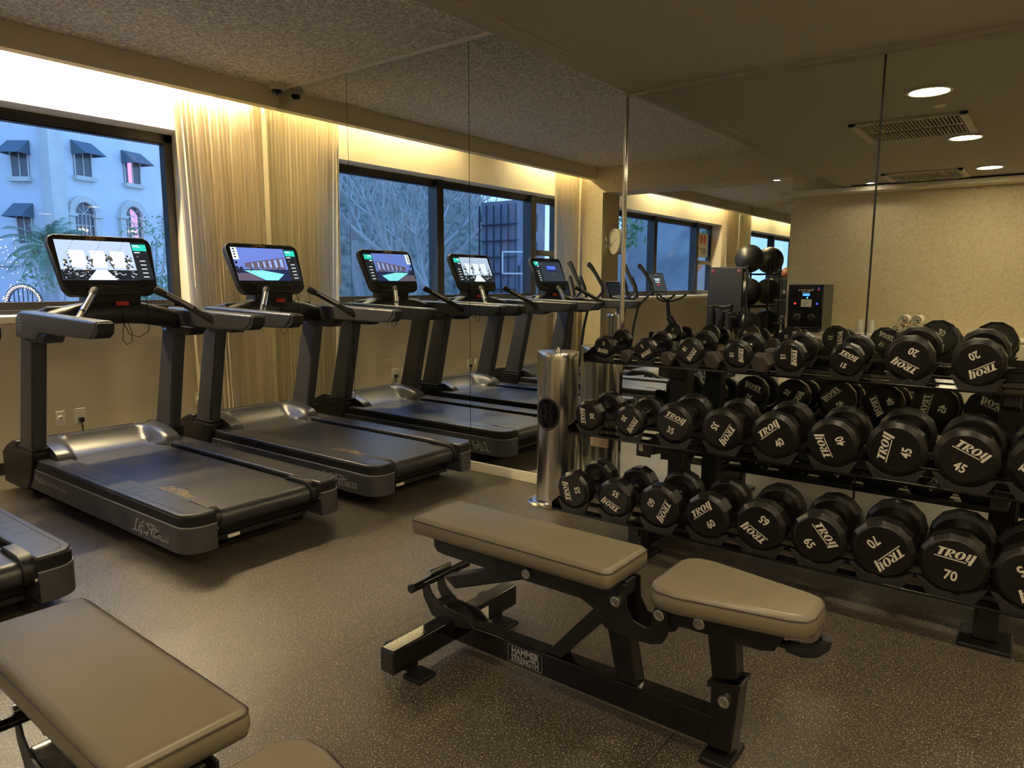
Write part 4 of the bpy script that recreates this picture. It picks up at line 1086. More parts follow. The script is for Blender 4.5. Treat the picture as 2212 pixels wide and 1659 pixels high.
for k in range(3):
    tag(B().lathe([(0.07, 0), (0.075, 0.005), (0.075, 0.9), (0.07, 0.905), (0.03, 0.905)], (0.86 + 0.19 * k, -10.1, 0.06), n=24).obj('foam_roller', 'mat'), 'black foam roller standing upright in front of the mats, number %s from the window' % ('one', 'two', 'three')[k], 'foam roller', 'foam rollers below the mats')
tag(B().box(0.74, 1.36, -10.2, -10.0, 0.0, 0.06).obj('roller_tray', 'blkm', bev=0.004), 'low black tray holding the upright foam rollers', 'tray')
t = thing('ball_rack', 'black steel ball rack in front of the far mirror', 'rack', (1.07, -11.6, 0), world=True)
for x in (0.74, 1.42):
    B().box(x - 0.02, x + 0.02, -11.92, -11.88, 0, 2.0).box(x - 0.02, x + 0.02, -11.95, -11.25, 0, 0.04).obj('post', 'blkm', t, bev=0.004)
for z in (0.40, 1.14, 1.86):
    B().tube([(1.07 + 0.19 * math.cos(2 * PI * k / 32), -11.6 + 0.19 * math.sin(2 * PI * k / 32), z - 0.245) for k in range(33)], 0.009, 8, cap=False).box(0.74, 1.42, -11.9, -11.885, z - 0.26, z - 0.23).box(0.86, 0.88, -11.9, -11.6, z - 0.262, z - 0.247).box(1.26, 1.28, -11.9, -11.6, z - 0.262, z - 0.247).obj('ball_ring', 'blkm', t)
for z, n_ in ((1.945, 'top'), (1.225, 'middle'), (0.50, 'bottom')):
    tag(B().ball((1.07, -11.6, z), 0.305, 40, 24).obj('stability_ball', 'ball', ang=80), 'large black stability ball on the %s ring of the ball rack' % n_, 'ball', 'stability balls')
t = thing('accessory_rack', 'narrow black rack with medicine balls beside the ball rack', 'rack', (1.9, -11.8, 0), world=True)
B().box(1.62, 2.02, -12.1, -11.6, 0, 0.05).box(1.62, 1.66, -12.1, -12.06, 0, 1.7).box(1.98, 2.02, -12.1, -12.06, 0, 1.7).obj('frame', 'blkm', t, bev=0.004)
for z in (0.55, 1.05, 1.5):
    B().box(1.62, 2.02, -12.08, -11.65, z, z + 0.02).obj('shelf', 'blkm', t, bev=0.003)
for z, m_, n_ in ((1.64, 'brown', 'top'), (1.19, 'ball', 'middle')):
    tag(B().ball((1.82, -11.85, z), 0.118, 24, 14).obj('medicine_ball', m_, ang=80), ('tan' if m_ == 'brown' else 'black') + ' medicine ball on the %s shelf of the accessory rack' % n_, 'ball', 'medicine balls')
for k in range(2):
    tag(B().tube([(1.72 + 0.12 * k, -11.8, 0.58), (1.72 + 0.12 * k, -11.8, 0.66), (1.78 + 0.12 * k, -11.8, 0.72), (1.84 + 0.12 * k, -11.8, 0.66), (1.84 + 0.12 * k, -11.8, 0.58)], 0.014, 10).obj('cable_handle', 'chrome'), 'shiny chrome handle lying on the lowest shelf of the accessory rack', 'handle', 'chrome handles')

# cabinet with a water dispenser, cups and towels against the back wall
YW = -5.03
t = thing('wall_cabinet', 'cream cabinet along the back wall under the water dispenser', 'cabinet', (5.0, YB, 0), world=True)
B().box(3.80, 6.35, YB, YW, 0.06, 0.81).box(3.85, 6.3, YB, YW - 0.05, 0.0, 0.06).obj('body', 'cab', t, bev=0.004)
B().box(3.78, 6.37, YB, YW + 0.02, 0.81, 0.835).obj('worktop', 'trimw', t, bev=0.005)
for k in range(4):
    d_ = B().box(3.82 + 0.632 * k, 4.43 + 0.632 * k, YW, YW + 0.018, 0.09, 0.79).obj('door', 'cab', t, bev=0.003)
    B().box(4.38 + 0.632 * k, 4.39 + 0.632 * k, YW + 0.018, YW + 0.035, 0.6, 0.74).obj('handle', 'chrome', d_)
t = thing('water_dispenser', 'black countertop water dispenser with blue display beside the opening', 'water dispenser', (4.07, YB, 0.835), world=True)
B().box(3.88, 4.27, YB + 0.01, YW - 0.02, 0.835, 1.405).obj('cabinet', 'greyd', t, bev=0.006)
B().box(3.865, 4.262, YW - 0.02, YW + 0.0, 1.12, 1.40).obj('upper_panel', 'blkg', t, bev=0.004)
B().box(3.872, 4.275, YW - 0.02, YW + 0.012, 0.88, 1.118).obj('lower_panel', 'blkg', t, bev=0.004)
B().box(3.88, 4.27, YW - 0.02, YW + 0.1, 0.84, 0.865).obj('drip_tray', 'blk', t, bev=0.004)
B().box(3.9, 4.25, YW + 0.012, YW + 0.016, 0.885, 0.892).obj('chrome_strip', 'chrome', t)
B().box(4.035, 4.115, YW, YW + 0.003, 1.268, 1.296).obj('display', emis('blue_display', (0.03, 0.12, 1.0, 1), 2.2), t)
B().box(4.02, 4.14, YW, YW + 0.002, 1.135, 1.225).obj('notice_label', 'outlet', t)
q = B()
q.poly([(4.03, YW + 0.0025, 1.205), (4.12, YW + 0.0025, 1.205), (4.12, YW + 0.0025, 1.207), (4.03, YW + 0.0025, 1.207)])
for k in range(4): q.poly([(4.035, YW + 0.0025, 1.185 - 0.011 * k), (4.11 - 0.012 * k, YW + 0.0025, 1.185 - 0.011 * k), (4.11 - 0.012 * k, YW + 0.0025, 1.188 - 0.011 * k), (4.035, YW + 0.0025, 1.188 - 0.011 * k)])
q.obj('notice_lines', 'greyd', t, smooth=False)
for x, m_, s_ in ((3.95, emis('red_ring', (0.8, 0.05, 0.03, 1), 0.8), 'red'), (4.205, emis('blue_ring', (0.05, 0.08, 0.8, 1), 0.8), 'blue')):
    B().lathe([(0.013, YW), (0.012, YW + 0.006), (0.002, YW + 0.006)], (x, 0, 1.175), 'y', 18).obj('button', m_, t)['label'] = s_ + ' round button'
B().box(4.083, 4.096, YW, YW + 0.003, 1.238, 1.254).obj('status_light', emis('green_light', (0.1, 0.8, 0.5, 1), 1.5), t)
for x, z, m_ in ((4.215, 1.362, 'blue_ring'), (4.215, 1.34, 'red_ring')):
    B().box(x - 0.007, x + 0.007, YW, YW + 0.003, z - 0.006, z + 0.006).obj('indicator', bpy.data.materials[m_], t)
for x in (3.985, 4.15):
    k_ = B().lathe([(0.036, YW + 0.012), (0.035, YW + 0.04), (0.03, YW + 0.045), (0.002, YW + 0.045)], (x, 0, 1.005), 'y', 28).obj('knob', 'blk', t)
    B().tube([(x + 0.043 * math.cos(R(a)), YW + 0.014, 1.005 + 0.043 * math.sin(R(a))) for a in range(10, 171, 16)], 0.0022, 6).obj('knob_scale', 'silver', k_)
q = B()
q.add(place(text_mesh('Water Source', 0.032, 0.0006), frame((4.07, YW + 0.002, 1.338), (-1, 0, 0), (0, 0, 1))), 0)
q.add(place(text_mesh('Solutions', 0.026, 0.0005), frame((4.07, YW + 0.002, 1.312), (-1, 0, 0), (0, 0, 1))), 0)
q.obj('panel_lettering', 'white', t, smooth=False)
clear = bpy.data.materials.new('clear_plastic'); clear.use_nodes = True; nt = clear.node_tree; nt.nodes.remove(nt.nodes['Principled BSDF'])
a_ = nt.nodes.new('ShaderNodeBsdfTransparent'); a_.inputs['Color'].default_value = (0.9, 0.9, 0.88, 1); g2 = nt.nodes.new('ShaderNodeBsdfPrincipled'); g2.inputs['Base Color'].default_value = (0.9, 0.9, 0.85, 1); g2.inputs['Roughness'].default_value = 0.2; ms = nt.nodes.new('ShaderNodeMixShader'); ms.inputs[0].default_value = 0.35
nt.links.new(a_.outputs[0], ms.inputs[1]); nt.links.new(g2.outputs[0], ms.inputs[2]); nt.links.new(ms.outputs[0], nt.nodes['Material Output'].inputs['Surface'])
for j, x in enumerate((4.64, 4.76)):
    for k in range(4):
        z = 0.836 + 0.018 * k
        tag(B().lathe([(0.044, z), (0.036, z + 0.06), (0.03, z + 0.105), (0.001, z + 0.106)], (x, YW - 0.27, 0), n=24).obj('plastic_cup', clear), 'clear plastic cup nested upside down in the stack ' + ('next to the water dispenser' if j == 0 else 'nearer the towels'), 'cup', 'stacked plastic cups, ' + ('first' if j == 0 else 'second') + ' stack')
def towel(x, z, lab):
    rows = []; b = B()
    sp = [(0.012 + 0.05 * k / 40) for k in range(41)]
    pts = [(x + s * math.cos(0.4 * k), z + s * math.sin(0.4 * k)) for k, s in enumerate(sp)]
    b.grid([[(px, y, pz) for px, pz in pts] for y in (-5.36, -5.05)])
    o = b.obj('rolled_towel', 'towel', ang=80)
    md = o.modifiers.new('cloth', 'SOLIDIFY'); md.thickness = 0.007
    tag(o, lab, 'towel', 'rolled white towels')
for x, z, n_ in ((5.07, 0.9, 'bottom row, first from the water dispenser'), (5.2, 0.9, 'bottom row, second from the water dispenser'), (5.33, 0.9, 'bottom row, third from the water dispenser'), (5.135, 1.012, 'upper row, first from the water dispenser'), (5.265, 1.012, 'upper row, second from the water dispenser')):
    towel(x, z, 'rolled white towel on the cabinet, ' + n_)

# clock on a bracket at the opening
cc = V((1.13, -5.63, 2.03))
t = thing('wall_clock', 'round silver double-sided clock on a bracket beside the opening, seen in the mirror', 'clock', cc[:])
az = math.atan2(0.82, -0.56)
am = Mx.Rotation(az, 4, 'Z')
B().lathe([(0.185, -0.055), (0.192, -0.045), (0.192, -0.02), (0.182, -0.01), (0.182, 0.01), (0.192, 0.02), (0.192, 0.045), (0.185, 0.055), (0.168, 0.055), (0.165, 0.045)], ax='x', n=48, mx=am).obj('drum', 'camw', t, ang=30)
for s in (-1, 1):
    f_ = B().lathe([(0.166, 0.043 * s), (0.002, 0.0435 * s)], ax='x', n=48, mx=am).obj('dial', 'outlet', t)
    q = B()
    for k in range(60):
        a = 2 * PI * k / 60; L_ = 0.022 if k % 5 == 0 else 0.01
        q.box(0.044 * s - 0.0005, 0.044 * s + 0.0005, -0.0015, 0.0015, 0.155 - L_, 0.155, 0, am @ Mx.Rotation(a, 4, 'X'))
    q.obj('minute_marks', 'greyd', f_, smooth=False)
    q = B()
    for a, l_ in ((1.1, 0.09), (-2.2, 0.13)):
        q.box(0.046 * s - 0.0005, 0.046 * s + 0.0005, -0.003, 0.003, -0.02, l_, 0, am @ Mx.Rotation(a, 4, 'X'))
    q.obj('hands', 'blk', f_, smooth=False)
B().box(-0.19, -0.175, -0.05, 0.05, -0.09, 0.09).tube([(-0.18, 0, 0), (-0.1, 0.02, 0)], 0.025, 14).obj('bracket', 'chrome', t, bev=0.003)
# notice taped to the far window
t = thing('window_poster', 'white poster with two red shapes taped inside the far window', 'poster', (WX - 0.27, -11.2, 2.2), world=True)
B().box(WX - 0.282, WX - 0.28, -11.52, -10.95, 1.98, 2.5).obj('paper', 'outlet', t)
q = B()
for s in (-1, 1):
    q.poly([(WX - 0.2795, -11.24 + s * (0.09 + dx), 2.36 + dz) for dx, dz in ell(0, 0, 0.07, 0.11, 16)[:-1]])
q.obj('red_shapes', 'red', t, smooth=False)
q = B()
for k in range(4):
    q.poly([(WX - 0.2795, -11.45, 2.16 - 0.035 * k), (WX - 0.2795, -11.02 - 0.05 * k, 2.16 - 0.035 * k), (WX - 0.2795, -11.02 - 0.05 * k, 2.18 - 0.035 * k), (WX - 0.2795, -11.45, 2.18 - 0.035 * k)])
q.obj('text_lines', 'greyd', t, smooth=False)
# ------------------------------------------------------------------ outside: dusk street
M['stucco'] = mat('white_stucco', rgb(214, 214, 212), 0.9, bump=0.2, bscale=4, var=0.05, vscale=0.5)
M['stucco2'] = mat('cream_stone', rgb(206, 203, 190), 0.9, var=0.06, vscale=0.8)
M['awn'] = mat('slate_awning', rgb(92, 108, 116), 0.9)
M['wglass'] = mat('dark_pane', rgb(92, 88, 92), 0.15)
M['road'] = mat('asphalt', rgb(120, 120, 122), 0.9, var=0.15, vscale=0.4)
M['hill'] = mat('brushy_hillside', rgb(120, 122, 108), 1.0, bump=1.0, bscale=2.5, var=0.55, vscale=1.4)
M['rock'] = mat('pale_rock_slope', rgb(150, 150, 146), 1.0, bump=1.0, bscale=0.8, var=0.25, vscale=0.35)
M['leaf'] = mat('green_leaves', rgb(120, 150, 104), 0.7, var=0.35, vscale=1.5)
M['palm'] = mat('palm_leaves', rgb(110, 140, 112), 0.7)
M['bark'] = mat('pale_bark', rgb(186, 180, 172), 0.9, bump=0.5, bscale=12)
M['iron'] = mat('wrought_iron', rgb(60, 66, 78), 0.6)
M['fairy'] = emis('string_light', (1.0, 0.86, 0.66, 1), 5.0)
M['purple'] = emis('violet_interior_light', (0.55, 0.25, 0.8, 1), 0.9)
M['tail'] = emis('tail_light', (1.0, 0.06, 0.04, 1), 2.0)
M['car'] = mat('grey_car_paint', rgb(96, 92, 98), 0.3)
M['tower'] = mat('slate_cladding', rgb(128, 128, 138), 0.9, var=0.15, vscale=1.0)
M['orange'] = mat('orange_sign', rgb(214, 110, 60), 0.6)
GZ = -1.3
struct(B().box(-70, WX - 0.31, -75, 40, GZ - 0.3, GZ).obj('ground', 'road'))

# facade: two wings meeting at a re-entrant corner
U = V((-0.317, 0.948, 0)); PC_ = V((-42.241, 14.312, 0)); Nn = V((0.948, 0.317, 0))
W_ = V((-0.795, -0.606, 0)); N2 = V((0.606, -0.795, 0))
# local axes: x along the wing, y into the building, z up
def wing(o, ax, nrm):
    m_ = Mx.Identity(4)
    for i in range(3):
        m_[i][0] = ax[i]; m_[i][1] = -nrm[i]; m_[i][2] = (0, 0, 1)[i]; m_[i][3] = o[i]
    return m_
FR = wing(PC_, U, Nn); FL = wing(PC_, W_, N2)
bd = thing('hotel_building', 'white stucco building with awnings and arched windows across the street', 'building', (PC_.x, PC_.y, GZ), world=True)
B().box(0, 26, 0.25, 8, GZ, 19, 0, FR).obj('right_wing_wall', 'stucco', bd)
B().box(-0.0, 16, 0.25, 8, GZ, 18, 0, FL).obj('left_wing_wall', 'stucco', bd)
B().box(-0.25, 0.75, -0.15, 0.6, GZ, 19, 0, FR).box(0.0, 0.55, 0.05, 0.3, GZ, 19, 0, FL).obj('corner_pilaster', 'stucco2', bd)
B().box(0.7, 26, 0.05, 0.3, GZ, 0.9, 0, FR).box(0.7, 26, -0.0, 0.3, 0.9, 1.0, 0, FR).obj('plinth', 'stucco2', bd)
B().box(2.6, 16, 0.1, 0.3, 2.3, 2.6, 0, FL).obj('string_course', 'stucco2', bd)
def sq_window(F, x0, x1, z0, z1, side, violet=False):
    w_ = B().box(x0, x1, 0.2, 0.26, z0, z1, 0, F).obj('window', 'wglass', bd)
    B().box(x0 - 0.12, x1 + 0.12, -0.1, 0.26, z0 - 0.3, z0 - 0.04, 0, F).obj('sill', 'stucco2', w_)
    B().box((x0 + x1) / 2 - 0.03, (x0 + x1) / 2 + 0.03, 0.16, 0.2, z0, z1, 0, F).box(x0, x0 + 0.07, 0.15, 0.2, z0, z1, 0, F).box(x1 - 0.07, x1, 0.15, 0.2, z0, z1, 0, F).obj('sash', 'stucco2', w_)
    if violet:
        B().box(x0 + 0.3, x0 + 0.6, 0.17, 0.19, z0, z1 - 0.6, 0, F).obj('lit_curtain', 'purple', w_)
    a = B(); zt, zb, d = z1 + 0.1, z1 - 0.75, 0.95
    P = [F @ V(p) for p in ((x0 - 0.1, 0.22, zt), (x1 + 0.1, 0.22, zt), (x1 + 0.1, -d, zb), (x0 - 0.1, -d, zb))]
    a.poly(P); a.poly([F @ V((x0 - 0.1, 0.22, zt)), F @ V((x0 - 0.1, -d, zb)), F @ V((x0 - 0.1, 0.22, zb))]); a.poly([F @ V((x1 + 0.1, 0.22, zt)), F @ V((x1 + 0.1, 0.22, zb)), F @ V((x1 + 0.1, -d, zb))])
    o = a.obj('awning', 'awn', w_, smooth=False)
    md = o.modifiers.new('t', 'SOLIDIFY'); md.thickness = 0.03
sq_window(FR, 1.68, 2.95, 7.97, 9.95, 1)
sq_window(FR, 5.43, 6.79, 8.0, 9.96, 1, True)
sq_window(FR, 9.3, 10.6, 8.0, 9.95, 1)
sq_window(FL, 1.5, 2.6, 7.65, 9.66, -1)
sq_window(FL, 1.6, 2.56, 3.7, 5.95, -1)
def arch_window(F, cx, w_, zb, zs, violet=False):
    r_ = w_ / 2
    pts = [(cx - r_, zb), (cx + r_, zb)] + [(cx + r_ * math.cos(R(a)), zs + r_ * math.sin(R(a))) for a in range(0, 181, 15)]
    o = B().prism(pts, 0.2, 0.26, 'y', 0, F).obj('arched_window', 'wglass', bd)
    s = B(); ro = r_ + 0.42
    for k in range(12):
        a0, a1 = R(15 * k), R(15 * k + 15)
        s.prism([(cx + q * math.cos(a), zs + q * math.sin(a)) for q, a in ((r_, a0), (ro, a0), (ro, a1), (r_, a1))], -0.05, 0.26, 'y', 0, F)
    for sg in (-1, 1):
        s.box(min(cx + sg * r_, cx + sg * ro), max(cx + sg * r_, cx + sg * ro), 0.0, 0.26, zb, zs - 0.2, 0, F)
        s.box(cx + sg * (r_ + 0.21) - 0.32, cx + sg * (r_ + 0.21) + 0.32, -0.12, 0.26, zs - 0.2, zs, 0, F)
    s.obj('arch_surround', 'stucco2', o, bev=0.03)
    m_ = B()
    for k in range(1, 5): m_.box(cx - r_ + w_ * k / 5 - 0.02, cx - r_ + w_ * k / 5 + 0.02, 0.16, 0.2, zb, zs, 0, F)
    for k in range(4): m_.box(cx - r_, cx + r_, 0.16, 0.2, zs - 0.7 * k - 0.02, zs - 0.7 * k + 0.02, 0, F)
    for a in (45, 90, 135): m_.tube([F @ V((cx, 0.18, zs)), F @ V((cx + r_ * math.cos(R(a)), 0.18, zs + r_ * math.sin(R(a))))], 0.025, 6)
    m_.obj('glazing_bars', 'stucco2', o, smooth=False)
    if violet:
        B().prism([(cx - 0.1, zs - 2.0), (cx + 0.45, zs - 2.0), (cx + 0.4, zs + 0.1), (cx + 0.1, zs + 0.4), (cx - 0.15, zs + 0.5)], 0.17, 0.19, 'y', 0, F).obj('lit_curtain', 'purple', o)
    l_ = B()
    for k in range(3): l_.ball(F @ V((cx - 0.4 + 0.27 * k, 0.12, zs - 1.0 + 0.05 * (k % 2))), 0.05, 8, 6)
    l_.obj('lamp_glow', 'fairy', o)
arch_window(FR, 2.06, 1.45, 2.6, 5.6)
arch_window(FR, 5.83, 1.35, 2.6, 5.75, True)
arch_window(FR, 9.6, 1.4, 2.6, 5.8)

def palm(x, y, h_, lab, n=34, L_=2.0, seed=1):
    t = thing('palm_tree', lab, 'palm tree', (x, y, GZ), group='palm trees across the street')
    B().lathe([(0.42, 0), (0.34, 0.4)] + [(0.30 + 0.03 * (k % 2), 0.4 + (h_ - 0.6) * k / 16) for k in range(1, 17)] + [(0.42, h_), (0.2, h_ + 0.3)], n=14).obj('trunk', 'bark', t)
    rnd = random.Random(seed)
    fr_ = B()
    for k in range(n):
        az = rnd.uniform(0, 2 * PI); el = rnd.uniform(-0.5, 1.25)
        p = V((0, 0, h_ + 0.1)); d = V((math.cos(az) * math.cos(el), math.sin(az) * math.cos(el), math.sin(el)))
        sd = V((-math.sin(az), math.cos(az), 0)); pts = []
        l_ = L_ * rnd.uniform(0.8, 1.1)
        for j in range(9):
            pts.append(p.copy()); p = p + d * l_ / 8; d = (d + V((0, 0, -0.17))).normalized()
        for j in range(1, 8):
            for q in range(3):
                o = pts[j] + (pts[j + 1] - pts[j]) * q / 3
                for sg in (-1, 1):
                    tip = o + sd * sg * 0.42 * (1 - abs(j - 3.5) / 6) + (pts[j + 1] - pts[j]) * 1.6 + V((0, 0, -0.22))
                    fr_.poly([o, o + (pts[j + 1] - pts[j]) * 0.28, tip])
    fr_.obj('fronds', 'palm', t, smooth=False)
palm(-36.4, 11.6, 4.3, 'palm tree with a thick trunk in front of the white building', 46, 2.2, 2)
palm(-38.9, 6.6, 3.4, 'lower palm tree nearest the lit gate', 40, 2.1, 5)
def bush(x, y, z, rx, ry, rz_, lab, n=700, seed=1, ls=0.16, trunk=True, m_='leaf', name='shrub', cat='shrub'):
    t = thing(name, lab, cat, (x, y, GZ), group='shrubs along the street' if name == 'shrub' else None)
    rnd = random.Random(seed); b = B()
    for k in range(n):
        v = V((rnd.gauss(0, 1), rnd.gauss(0, 1), rnd.gauss(0, 1))).normalized() * rnd.uniform(0.55, 1.0)
        p = V((v.x * rx, v.y * ry, z - GZ + v.z * rz_))
        a, c = V((rnd.uniform(-1, 1), rnd.uniform(-1, 1), rnd.uniform(-1, 1))).normalized(), V((rnd.uniform(-1, 1), rnd.uniform(-1, 1), rnd.uniform(-1, 1))).normalized()
        s_ = ls * rnd.uniform(0.6, 1.3)
        b.poly([p, p + a * s_ + c * s_ * 0.3, p + a * s_ * 1.6, p + a * s_ - c * s_ * 0.3])
    b.obj('foliage', m_, t, smooth=False)
    tk = B()
    for k in range(5):
        a = 2 * PI * k / 5
        tk.tube([(0, 0, 0), (0.2 * rx * math.cos(a), 0.2 * ry * math.sin(a), (z - GZ) * 0.5), (0.55 * rx * math.cos(a), 0.55 * ry * math.sin(a), z - GZ + 0.2 * rz_)], 0.05, 6)
    tk.obj('branches', 'bark', t)
bush(-14.2, 6.6, 0.9, 0.9, 1.0, 0.8, 'bright leafy shrub just outside the window by the curtain', 1500, 3, 0.11)
bush(-19.3, 8.6, 2.6, 1.0, 1.0, 1.2, 'loose tall shrub behind the treadmill screen', 420, 4, 0.12)
bush(-20.9, 6.0, 1.9, 1.2, 1.1, 1.0, 'loose shrub in front of the arched windows', 420, 6, 0.12)
# gate with a lit arch
t = thing('lit_gate', 'iron gate with an arch covered in small lights, across the street', 'gate', (-38.5, 10.95, GZ))
gm = Mx.Rotation(math.atan2(0.606, 0.795), 4, 'Z')
a_ = B()
for k in range(20):
    a0, a1 = R(9 * k), R(9 * k + 9)
    a_.prism([(q * math.cos(a), 1.5 + q * math.sin(a)) for q, a in ((0.8, a0), (1.05, a0), (1.05, a1), (0.8, a1))], -0.05, 0.05, 'y', 0, gm)
a_.box(-1.05, -0.8, -0.05, 0.05, 0, 1.5, 0, gm).box(0.8, 1.05, -0.05, 0.05, 0, 1.5, 0, gm).obj('arch_frame', 'iron', t)
b = B()
for k in range(7): b.box(-0.75 + 0.25 * k - 0.02, -0.75 + 0.25 * k + 0.02, -0.02, 0.02, 0, 1.5 + math.sqrt(max(0, 0.62 - (-0.75 + 0.25 * k) ** 2)), 0, gm)
b.obj('gate_bars', 'iron', t)
b = B()
for k in range(60):
    a = R(3 * k); q = 0.93 + 0.05 * math.sin(k * 2.1)
    b.ball(gm @ V((q * math.cos(a), -0.08, 1.5 + q * math.sin(a))), 0.022, 6, 4)
b.obj('arch_lights', 'fairy', t)
t = thing('street_fence', 'low iron fence with spear tops beside the lit gate', 'fence', (-38.5, 10.95, GZ))
b = B().box(1.1, 4.5, -0.03, 0.03, 1.15, 1.22, 0, gm).box(1.1, 4.5, -0.03, 0.03, 0.15, 0.22, 0, gm).box(-5, -1.1, -0.03, 0.03, 1.15, 1.22, 0, gm)
for k in range(26): b.box(1.15 + 0.13 * k, 1.18 + 0.13 * k, -0.015, 0.015, 0, 1.3, 0, gm)
for k in range(26): b.box(-4.9 + 0.145 * k, -4.87 + 0.145 * k, -0.015, 0.015, 0, 1.3, 0, gm)
b.obj('bars', 'iron', t)
rnd = random.Random(11); b = B()
for k in range(170):
    q = V((-41.0 + rnd.gauss(0, 0.9) * 0.8, 10.4 + rnd.gauss(0, 0.9) * 0.8, 1.4 + rnd.uniform(-1.2, 2.4)))
    b.ball(q, 0.02, 5, 4)
tag(b.obj('string_lights', 'fairy'), 'cluster of tiny string lights hung by the gate', 'string lights', kind='stuff')

# hillside that the reflected windows look at
def hill(name, m_, pts, lab=None):
    rows = []
    rnd = random.Random(9)
    for j in range(9):
        q = j / 8
        row = []
        for i, (x, y, top) in enumerate(pts):
            d = V((x - 0, y + 6, 0)).normalized()
            p = V((x, y, GZ)) + d * (q * top * 1.3)
            row.append((p.x + rnd.uniform(-.5, .5) * q, p.y + rnd.uniform(-.5, .5), GZ + top * q ** 0.8 + rnd.uniform(-.4, .4) * q))
        rows.append(row)
    b = B(); b.grid(rows)
    return struct(b.obj(name, m_, ang=60))
hill('hillside', 'hill', [(-42 + 0.4 * k, -8 - 2.3 * k, 26) for k in range(15)] + [(-35.5, -42.5, 22), (-34.5, -44.5, 16), (-34, -46, 8), (-33.5, -47, 2.5), (-33, -49, 2.5), (-32, -51, 3.5)])
hill('rock_slope', 'rock', [(-27, -56, 3), (-25, -53, 8), (-22.5, -50, 13), (-19, -47, 16), (-16, -46, 17), (-13, -45, 18), (-10, -44, 18), (-7, -44, 18), (-4, -44, 18), (-1, -44, 18), (3, -44, 18)])
def bare_tree(x, y, h_, lab, seed):
    t = thing('bare_tree', lab, 'tree', (x, y, GZ), group='bare trees on the hillside')
    rnd = random.Random(seed); tr_ = B(); bb = B()
    def grow(b_, p, d, l_, r_, dep):
        pts = [p]
        for k in range(3):
            d = (d + V((rnd.uniform(-.22, .22), rnd.uniform(-.22, .22), rnd.uniform(-.05, .15)))).normalized(); pts.append(pts[-1] + d * l_ / 3)
        b_.tube(pts, [r_, r_ * .88, r_ * .76, r_ * .62], 6 if dep < 2 else 4, cap=False)
        if dep < 4:
            for k in range(3 if dep else 4):
                dd = (d + V((rnd.uniform(-.9, .9), rnd.uniform(-.9, .9), rnd.uniform(-.1, .7)))).normalized()
                grow(bb, pts[-1 - (k % 2)], dd, l_ * rnd.uniform(.55, .8), r_ * .55, dep + 1)
    grow(tr_, V((0, 0, 0)), V((0.15, 0.05, 1)), h_ * 0.42, h_ * 0.028, 0)
    tr_.obj('trunk', 'bark', t); bb.obj('branches', 'bark', t)
for x, y, h_, s, n_ in ((-19.5, -21.5, 9, 1, 'leaning bare tree nearest the parked car'), (-23.5, -17.5, 10, 5, 'bare tree at the foot of the slope, nearest the curtain edge'), (-25, -27, 11, 9, 'tall bare tree beside the slate tower'), (-27, -22, 11, 13, 'bare tree high on the brushy slope'), (-30, -27.5, 13, 17, 'bare tree rising behind the middle of the slope'), (-28, -33, 12, 21, 'bare tree farthest along the brushy slope'), (-21.5, -25.5, 8, 25, 'small bare tree between the car and the tower')):
    bare_tree(x, y, h_, n_, s)
for k, (x, y, z, r_, n_) in enumerate(((-20, -44, 5.2, 2.0, 'pale dry bush low on the rock slope'), (-13, -44.5, 6.5, 2.2, 'large bush in the middle of the rock slope'), (-11, -43, 2.4, 1.6, 'bush at the foot of the rock slope near the road'), (-6, -44, 7, 2.0, 'bush high on the rock slope'))):
    bush(x, y, z, r_, r_, r_ * 0.8, n_, 380, 20 + k, 0.35)
# slate tower with balconies
t = thing('tower_block', 'slate grey block with gridded balconies behind the bare trees', 'building', (-18.6, -29.5, GZ))
B().box(-1.5, 1.0, -1.2, 1.5, 0, 7.2).obj('wall', 'tower', t)
b = B()
for k in range(7): b.box(-1.6, 1.1, 1.5, 1.7, 0.9 * k + 0.5, 0.9 * k + 0.56)
for k in range(6): b.box(-1.6 + 0.52 * k, -1.55 + 0.52 * k, 1.6, 1.7, 0, 7.0)
b.obj('balcony_grid', 'iron', t)
for z in (2.2, 4.0, 5.6):
    B().box(1.0, 1.06, -0.4, 0.7, z, z + 1.0).obj('window', 'wglass', t)
# parked car, hoop, warning sign
t = thing('parked_car', 'grey car with red tail lights parked across the street', 'car', (-14.3, -15.4, GZ), R(28))
B().prism([(-2.1, 0.35), (2.1, 0.35), (2.15, 0.8), (1.2, 0.95), (0.6, 1.5), (-1.6, 1.55), (-2.1, 1.0)], -0.85, 0.85).obj('body', 'car', t, bev=0.1, seg=3)
B().prism([(-1.75, 1.02), (1.0, 1.0), (0.55, 1.42), (-1.5, 1.46)], -0.86, 0.86).obj('windows', 'wglass', t)
for s in (-1, 1):
    for x in (-1.3, 1.35):
        B().lathe([(0.2, -0.1), (0.33, -0.1), (0.33, 0.1), (0.2, 0.1)], (x, 0.8 * s, 0.33), 'y', 20).obj('wheel', 'rubber', t)
    B().box(-2.14, -2.06, 0.62 * s - 0.12, 0.62 * s + 0.12, 0.8, 1.2).obj('tail_light', 'tail', t)
t = thing('basketball_hoop', 'basketball hoop with a clear backboard outside', 'basketball hoop', (-8.7, -16.3, GZ), R(-35))
B().box(-0.05, 0.05, -0.1, 0.0, 0, 3.3).obj('pole', 'iron', t)
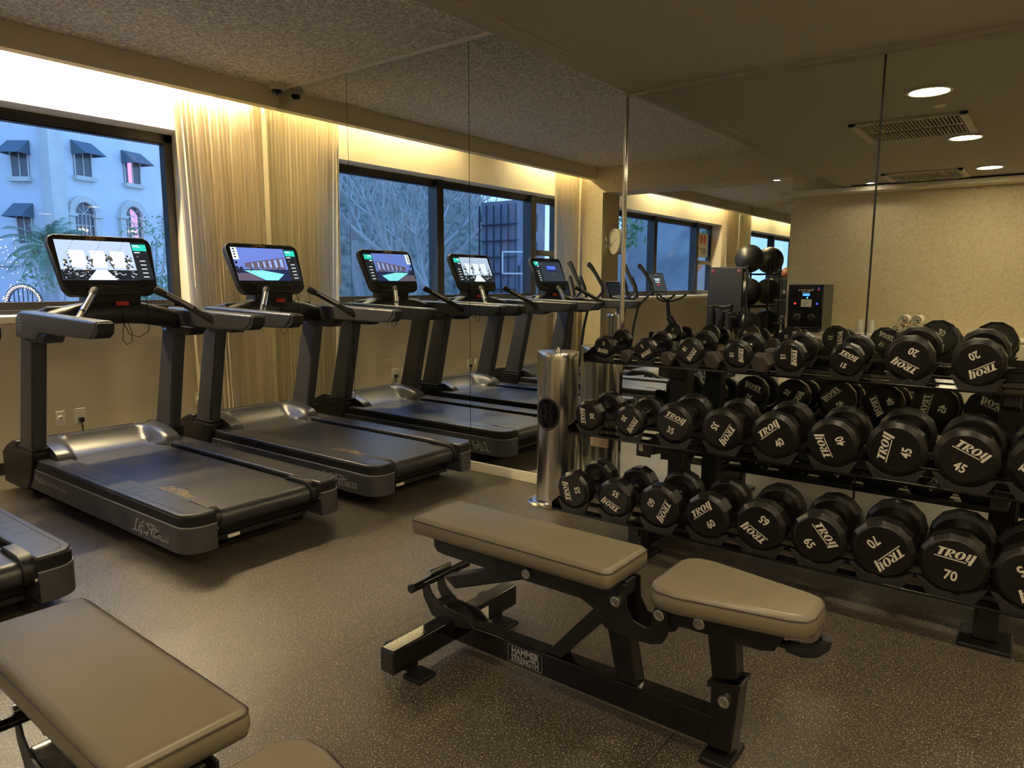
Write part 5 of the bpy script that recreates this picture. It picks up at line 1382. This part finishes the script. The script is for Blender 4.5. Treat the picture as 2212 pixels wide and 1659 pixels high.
b = B().box(-0.6, 0.6, 0.02, 0.05, 3.0, 3.05).box(-0.6, 0.6, 0.02, 0.05, 3.75, 3.8).box(-0.6, -0.55, 0.02, 0.05, 3.0, 3.8).box(0.55, 0.6, 0.02, 0.05, 3.0, 3.8)
b.obj('backboard_frame', 'outlet', t)
B().box(-0.55, 0.55, 0.03, 0.036, 3.05, 3.75).obj('backboard', 'glass', t)
t = thing('road_sign', 'orange diamond road sign outside the far window', 'sign', (-5.8, -24.8, GZ), R(10))
B().box(-0.04, 0.04, -0.08, 0.0, 0, 4.0).obj('pole', 'iron', t)
B().prism([(0, -0.36), (0.36, 0), (0, 0.36), (-0.36, 0)], 0.0, 0.02, 'y', 0, Mx.Translation((0, 0, 3.4))).obj('panel', 'orange', t)

# ------------------------------------------------------------------ world and colour management
w = bpy.data.worlds.new('dusk_sky'); SC.world = w; w.use_nodes = True
nt = w.node_tree; bg = nt.nodes['Background']
tc = nt.nodes.new('ShaderNodeTexCoord'); sx = nt.nodes.new('ShaderNodeSeparateXYZ'); rp = nt.nodes.new('ShaderNodeValToRGB')
rp.color_ramp.elements[0].position = 0.0; rp.color_ramp.elements[0].color = (0.36, 0.62, 1.0, 1)
rp.color_ramp.elements[1].position = 0.55; rp.color_ramp.elements[1].color = (0.17, 0.36, 0.88, 1)
nt.links.new(tc.outputs['Generated'], sx.inputs[0]); nt.links.new(sx.outputs['Z'], rp.inputs['Fac']); nt.links.new(rp.outputs['Color'], bg.inputs['Color'])
bg.inputs['Strength'].default_value = 1.0
vs_ = SC.view_settings
SC.display_settings.display_device = 'sRGB'
vs_.view_transform = 'Standard'; vs_.look = 'None'; vs_.exposure = 1.45; vs_.gamma = 1.0; vs_.use_curve_mapping = False
cy = SC.cycles
cy.use_denoising = True
cy.max_bounces = 14; cy.diffuse_bounces = 5; cy.glossy_bounces = 8; cy.transparent_max_bounces = 16; cy.transmission_bounces = 4
cy.caustics_reflective = True; cy.caustics_refractive = False; cy.blur_glossy = 0.5
cy.sample_clamp_indirect = 4.0
for o in bpy.data.objects:
    if '_w' in o: del o['_w']
